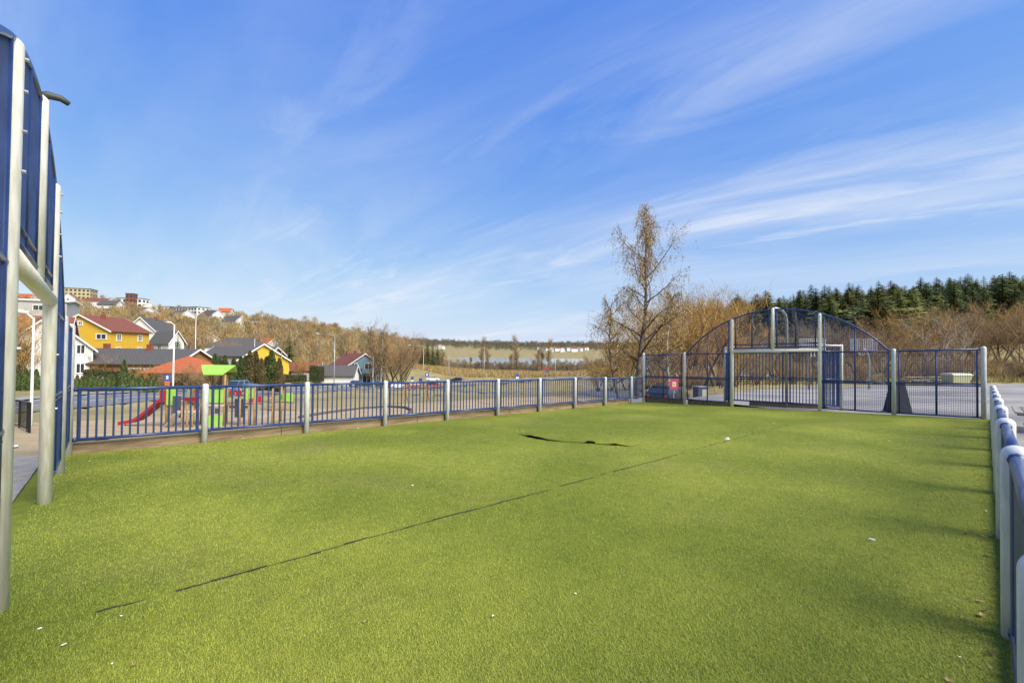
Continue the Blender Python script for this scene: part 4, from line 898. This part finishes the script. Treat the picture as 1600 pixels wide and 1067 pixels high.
for i, (a, v) in enumerate([(640,230),(660,226),(672,232),(700,236),(715,232),(740,236),(780,238),(820,236),(870,232),(890,225),(905,228),(920,215),(655,238)]):
    put_tree('shore_bush', 'low dark bush on the near lake shore', P(a, v), GY_[i % 2], 'low bushes on the near lake shore', i, random.uniform(.35, .75))
for i, (a, v, tp) in enumerate([(585,102,512),(596,104,510),(606,108,516),(618,112,530),(628,118,535)]):
    b = P(a, v); put_tree('roadside_birch', 'white stemmed bare birch right of the blue house' if i < 2 else 'brown many stemmed bare tree right of the white stemmed birches', b, [(nm, me) for nm, me in (tree_meshes(50+i, 12, .05*(i-2), .17, .3) if i < 2 else BR_[i % 3])], 'white stemmed birches' if i < 2 else 'bare trees right of the blue house', i, (at(a, tp, v).z-b.z)/(12 if i < 2 else 8))
# spruces
def spruce(seed, h=14, w=2.6, mt=SPRUCE, pine=False):
    r = random.Random(seed); tr, cr = MB(), MB(); tr.tube([(0, 0, -.5), (0, 0, h*.5), (0, 0, h)], [h*.014, h*.009, .02], 6, False)
    z = h*(.35 if pine else .10)
    while z < h*.995:
        t = (z/h); rad = w*((1-t)**.75)*(1.0 if not pine else (1.4*math.sin(min(1, (t-.3)*2.2)*2.4)+.25)) + .12
        for k in range(9):
            a = r.uniform(0, 6.283); L = rad*r.uniform(.6, 1.15); dz = (-.28 if not pine else .12)*L
            d = Vector((math.cos(a), math.sin(a), 0)); s = Vector((-d.y, d.x, 0)); tip = Vector((0, 0, z+dz))+d*L
            for q in (.35, .65, 1.0):
                c = Vector((0, 0, z)).lerp(tip, q); wd = L*.30*(1.3-q)+.10
                cr.add([c-d*L*.3, c+s*wd-Vector((0, 0, wd*.5)), c+d*L*.14, c-s*wd-Vector((0, 0, wd*.5))], [(0, 1, 2), (0, 2, 3)])
        z += h*.035*(1.15-t*.5)
    return [('trunk', mesh_of(tr, 'trunk', BARK)), ('crown', mesh_of(cr, 'crown', mt, False))]
SPV = [spruce(60+i, 14, random.uniform(2.8, 4.2)) for i in range(4)] + [spruce(70+i, 13, 3.1, PINE, True) for i in range(3)]
n_sp = 0
for row, (v, lo, hi, step, y0) in enumerate([(248, 1085, 1720, 11, 0), (238, 1080, 1720, 12, 0), (222, 1110, 1720, 13, 0), (205, 1150, 1720, 15, 0), (190, 1200, 1720, 18, 0), (172, 1260, 1720, 17, 0), (156, 1300, 1700, 22, 0), (142, 1300, 1700, 20, 0), (128, 1280, 1700, 24, 0)]):
    a = lo
    while a < hi:
        pxx = a+random.uniform(-4, 4); vv = v+random.uniform(-6, 6)
        k = random.choice((0, 1, 2, 3, 4, 5, 6, 4, 5, 6))
        put_tree('spruce_tree' if k < 4 else 'pine_tree', 'dark green spruce on the hill behind the plaza' if k < 4 else 'olive green pine on the hill behind the plaza', P(pxx, vv), SPV[k], 'spruces on the hill' if k < 4 else 'pines on the hill', random.uniform(0, 6), random.uniform(.8, 1.5)); n_sp += 1
        a += step*random.uniform(.7, 1.3)
put_tree('dark_spruce', 'single dark spruce behind the slate roofed yellow house', P(452, 100), SPV[0], None, 0, .72)
put_tree('villa_spruce', 'dark evergreen beside the white villa', P(278, 96), SPV[1], None, 0, .45)
for i, (a, v, s) in enumerate([(660,190,.8),(668,200,.9),(676,205,.85),(650,200,.8),(684,215,.8)]): put_tree('ridge_spruce', 'dark spruce where the wooded ridge meets the lake', P(a, v), SPV[i % 4], 'spruces at the end of the ridge', i, s)
# thujas and hedges: leaf faces over a tapered body
def foliage_cone(seed, h, w, n, mt, top=.12):
    r = random.Random(seed); mb = MB()
    for i in range(n):
        t = r.random()**1.1; a = r.uniform(0, 6.283); rad = w*(math.sin(min(1, (t+.12)*2.2)*1.571)*(1-t)**.55+top*(1-t))*r.uniform(.72, 1.06)*(1+.12*math.sin(a*3+seed)+.08*math.sin(t*19+a))
        c = Vector((rad*math.cos(a), rad*math.sin(a), t*h)); s = h*.022*r.uniform(.6, 1.4)+.02; d = Vector((math.cos(a)*.5+r.gauss(0, .4), math.sin(a)*.5+r.gauss(0, .4), 1)).normalized(); sd__ = perp(d, r)*s*.5
        mb.add([c-d*s, c+sd__, c+d*s*1.3, c-sd__], [(0, 1, 2, 3)])
    core = MB(); core.tube([(0, 0, -.2), (0, 0, h*.2), (0, 0, h*.6), (0, 0, h*.93)], [w*.5, w*.75, w*.5, .03], 8); mb.add(core.v, core.f)
    return mesh_of(mb, 'crown', mt, False)
TRK = mesh_of(MB().tube([(0, 0, -.3), (0, 0, .8)], .07, 6), 'trunk', BARK)
TH_ = [foliage_cone(i, 4.6, .75, 2200, THUJA if i < 2 else mat('thuja_brown', (.11, .085, .03), .9, island=.35)) for i in range(3)]
for i, (a, tp, var) in enumerate([(337,553,0),(352,556,1),(366,559,0),(377,557,1),(391,549,2),(400,549,2),(409,560,2),(425,548,1),(437,560,2),(344,560,1),(384,556,0),(417,558,2)]):
    b = P(a, 61+2*(i % 2)); put_tree('thuja', 'brown tinged columnar thuja in the row beyond the road' if var == 2 else 'dark green columnar thuja in the row beyond the road', b, [('trunk', TRK), ('crown', TH_[var])], 'brown tinged thujas' if var == 2 else 'dark green thujas', i, (at(a, tp, 62).z-b.z)/4.6)
SC_ = foliage_cone(9, 1.9, .42, 900, mat('young_conifer', (.075, .10, .025), .9, island=.35))
for i in range(20):
    a = 108+i*7.2; put_tree('small_conifer', 'small round topped conifer in the planted row by the road', P(a, 46.5+.08*i), [('trunk', TRK), ('crown', SC_)], 'small conifers planted along the road', i, random.uniform(.8, 1.05))
for i in range(6):
    a = 18+i*8; put_tree('small_conifer', 'low conifer in the hedge row before the white house', P(a, 46), [('trunk', TRK), ('crown', SC_)], 'low conifers before the white house', i, random.uniform(1, 1.25))
put_tree('cypress', 'slim green cypress rising from the small conifer row', P(195, 47), [('trunk', TRK), ('crown', foliage_cone(11, 3.4, .5, 1500, THUJA))])
def hedge(label, p0, p1, h, w, n, mt):
    L = (p1-p0).to_2d().length; r = random.Random(int(L*10)); root = empty('hedge', p0, math.atan2(p1.y-p0.y, p1.x-p0.x)); tag(root, label, 'hedge'); mb = MB(); sl__ = (p1.z-p0.z)/L
    for i in range(n):
        x = r.uniform(0, L); f = r.random()
        if f < .45: y, z = -w/2+r.gauss(0, .06), r.uniform(0, h)
        elif f < .6: y, z = w/2+r.gauss(0, .06), r.uniform(0, h)
        else: y, z = r.uniform(-w/2, w/2), h+r.gauss(0, .07)+.08*math.sin(x*1.3)
        leaf(mb, Vector((x, y, z+sl__*x)), r.uniform(.05, .12), r)
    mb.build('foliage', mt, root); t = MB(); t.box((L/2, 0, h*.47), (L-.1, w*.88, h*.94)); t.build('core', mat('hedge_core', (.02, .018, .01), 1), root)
hedge('clipped dark hedge before the long low building', P(136, 58), P(243, 59), 1.9, 1.2, 7000, HEDGE)
hedge('brownish hedge below the orange pyramid roof', P(244, 56), P(345, 56), 1.8, 1.2, 6000, mat('hedge_brown', (.14, .10, .045), .9, island=.4))
hedge('green hedge at the foot of the yellow gable house', P(445, 80), P(480, 82), 1.3, 1.2, 1500, HEDGE)
hedge('green shrub row left of the roadside garage', P(487, 92), P(505, 92), 3.2, 2.0, 2500, THUJA)
# tarpaulin-covered frame in the garden
tp = empty('covered_frame', P(152, 52), camrz(8)); tag(tp, 'rounded grey green tarpaulin cover in the garden by the white house', 'tarpaulin'); t = MB()
arcs = [(-1.25, .0), (-1.2, .9), (-.8, 1.3), (0, 1.4), (.8, 1.3), (1.15, .9), (1.25, .0)]; V = []
for y, s in ((-.8, .9), (-.3, 1), (.3, 1), (.8, .88)): V += [(x*s+random.gauss(0, .03), y, z*s) for x, z in arcs]
t.add(V, [(j*7+i, j*7+i+1, j*7+8+i, j*7+7+i) for j in range(3) for i in range(6)]+[tuple(range(7))[::-1], tuple(range(21, 28))]); t.build('cover', mat('tarpaulin', (.14, .17, .13), .45, var=.3), tp); MB().box((1.9, 0, .35), (1.2, .8, .7)).build('timber_stack', WOOD, tp)
for i, (a, v, s) in enumerate([(262, 50, .35), (300, 52, .38), (320, 50, .36), (215, 52, .3), (470, 95, .5), (495, 105, .7), (355, 110, .8), (290, 120, .9), (205, 110, .8), (160, 64, .4), (25, 52, .95), (5, 50, 1.0), (230, 74, .5)]): put_tree('garden_tree', 'bare twiggy garden tree among the houses', P(a, v), (BR_+GW_)[i % 6], 'bare garden trees among the houses', i, s)
# the wooded hillsides, far off and uncountable
def low_tree(seed, h, w, n, conifer=False):
    r = random.Random(seed); mb = MB()
    for i in range(n):
        t = r.random()
        if conifer: rad = w*(1-t)*r.uniform(.5, 1); d = Vector((r.gauss(0, 1), r.gauss(0, 1), -.4)).normalized()
        else: rad = w*math.sin(.35+t*2.5)*r.random()**.45; d = Vector((r.gauss(0, .55), r.gauss(0, .55), 1)).normalized()
        a = r.uniform(0, 6.283); c = Vector((rad*math.cos(a), rad*math.sin(a), h*(.12+.8*t))); L = h*r.uniform(.10, .26); sliver(mb, c, c+d*L, h*.0075, r)
    mb.tube([(0, 0, -1), (0, 0, h*.95)], [h*.016, h*.006], 3, False)
    V = np.array(mb.v); F = np.array([f if len(f) == 3 else f[:3] for f in mb.f]+[(f[0], f[2], f[3]) for f in mb.f if len(f) == 4]); return V, F
LT = [low_tree(90+i, 9+1.2*(i % 3), 3.4, 330) for i in range(6)]; LC = [low_tree(99+i, 11, 2.2, 130, True) for i in range(2)]
def tint_mat(name, cols):
    mt = mat(name, cols[0], .95, island=.3); t = mt.node_tree; a = t.nodes.new('ShaderNodeAttribute'); a.attribute_name = 'tint'
    rp = t.nodes.new('ShaderNodeValToRGB'); rp.color_ramp.interpolation = 'LINEAR'
    e = rp.color_ramp.elements
    while len(e) < len(cols): e.new(.5)
    for i, c in enumerate(cols): e[i].position = i/(len(cols)-1); e[i].color = (*c, 1)
    t.links.new(a.outputs['Fac'], rp.inputs[0])
    h = [n for n in t.nodes if n.type == 'HUE_SAT'][0]; t.links.new(rp.outputs[0], h.inputs['Color']); return mt
WOODS = tint_mat('bare_wood', [(.42, .27, .09), (.33, .235, .11), (.24, .175, .10), (.38, .30, .15), (.27, .15, .06), (.19, .18, .07)])
def wood(name, label, n, pick, mt, kinds):
    Vs, Fs, o_ = [], [], 0; tn = []
    pos = [pick() for _ in range(n)]; xy = np.array([uv((a-800)/FPX*v, v) for a, v in pos]); z = tzv(xy[:, 0], xy[:, 1])
    for (x, y), zz_ in zip(xy, z):
        V, F = kinds[rng.integers(len(kinds))]; s = rng.uniform(.45, .82)+.35*rng.random()**3; a = rng.uniform(0, 6.283); c, s_ = math.cos(a), math.sin(a)
        Vs.append(np.c_[(V[:, 0]*c-V[:, 1]*s_)*s+x, (V[:, 0]*s_+V[:, 1]*c)*s+y, V[:, 2]*s+zz_]); Fs.append(F+o_); o_ += len(V); tn.append(np.full(len(V), rng.random()))
    me = npmesh(name, np.concatenate(Vs), np.concatenate(Fs), mt); at_ = me.attributes.new('tint', 'FLOAT', 'POINT'); at_.data.foreach_set('value', np.concatenate(tn).astype(np.float32))
    return tag(link(name, me), label, 'woodland', kind='stuff')
def pk_left():
    while True:
        v = rng.uniform(135, 400); a = rng.uniform(-150, 690)
        if a > 560 and v < 150+(a-560)*.5: continue
        if a > 640 and v > 330: continue
        if any(abs(a-q) < w and v < d and v > d-60 for q, w, d in ((122, 20, 380), (207, 16, 400), (250, 20, 390), (296, 26, 340), (152, 16, 260), (385, 16, 300), (150, 18, 340), (108, 8, 330))): continue
        return a, v
wood('hillside_wood', 'bare brown wood covering the left hillside', 2300, pk_left, WOODS, LT)
wood('hillside_conifers', 'scattered dark conifers in the left hillside wood', 190, lambda: (rng.uniform(-100, 680), rng.uniform(220, 400)), SPRUCE, LC)
wood('far_shore_wood', 'dark wooded ridge beyond the lake', 1500, lambda: (rng.uniform(560, 1100), rng.uniform(900, 2200)), mat('far_wood', (.14, .125, .075), .95, island=.3), [(V*np.array([3.2, 3.2, 2.0]), F) for V, F in LC+LT[:2]])
wood('shore_brush', 'dense bare brush along the near lake shore', 620, lambda: (rng.uniform(620, 990), rng.uniform(222, 246)), MATS['grey_brown_twigs'], [(V*.55, F) for V, F in LT])
# reeds and dry grass on the verges
def tufts(name, label, n, pick, h, mt, w=.02):
    pos = [pick() for _ in range(n)]; xy = np.array([uv((a-800)/FPX*v, v) for a, v in pos]); z = tzv(xy[:, 0], xy[:, 1]); vv = np.array([v for _, v in pos])
    a = rng.uniform(0, 6.283, n); L = h*rng.uniform(.5, 1.3, n); ww = w*np.maximum(1, vv/30)
    V = np.empty((n, 3, 3)); V[:, 0] = np.c_[xy[:, 0]-np.cos(a)*ww, xy[:, 1]-np.sin(a)*ww, z]; V[:, 1] = np.c_[xy[:, 0]+np.cos(a)*ww, xy[:, 1]+np.sin(a)*ww, z]; V[:, 2] = np.c_[xy[:, 0]+rng.normal(0, .3, n)*L, xy[:, 1]+rng.normal(0, .3, n)*L, z+L]
    return tag(link(name, npmesh(name, V.reshape(-1, 3), np.arange(3*n).reshape(-1, 3), mt)), label, 'grass', kind='stuff')
REED = mat('dry_reed', (.36, .25, .10), .9, island=.3); DRY = mat('dry_grass', (.30, .24, .09), .9, island=.35)
tufts('reeds', 'tawny reeds in front of the lake', 26000, lambda: (rng.uniform(640, 960), rng.uniform(170, 225)), 1.5, REED)
tufts('verge_grass', 'dry grass on the road verge beyond the playground', 22000, lambda: (rng.uniform(60, 620), rng.uniform(24, 60)), .22, DRY, .012) if False else None
tufts('plaza_edge_grass', 'dry yellow grass below the brown bushes at the plaza edge', 16000, lambda: (rng.uniform(1040, 1700), rng.uniform(66, 84)), .9, mat('edge_grass', (.33, .27, .10), .9, island=.35))
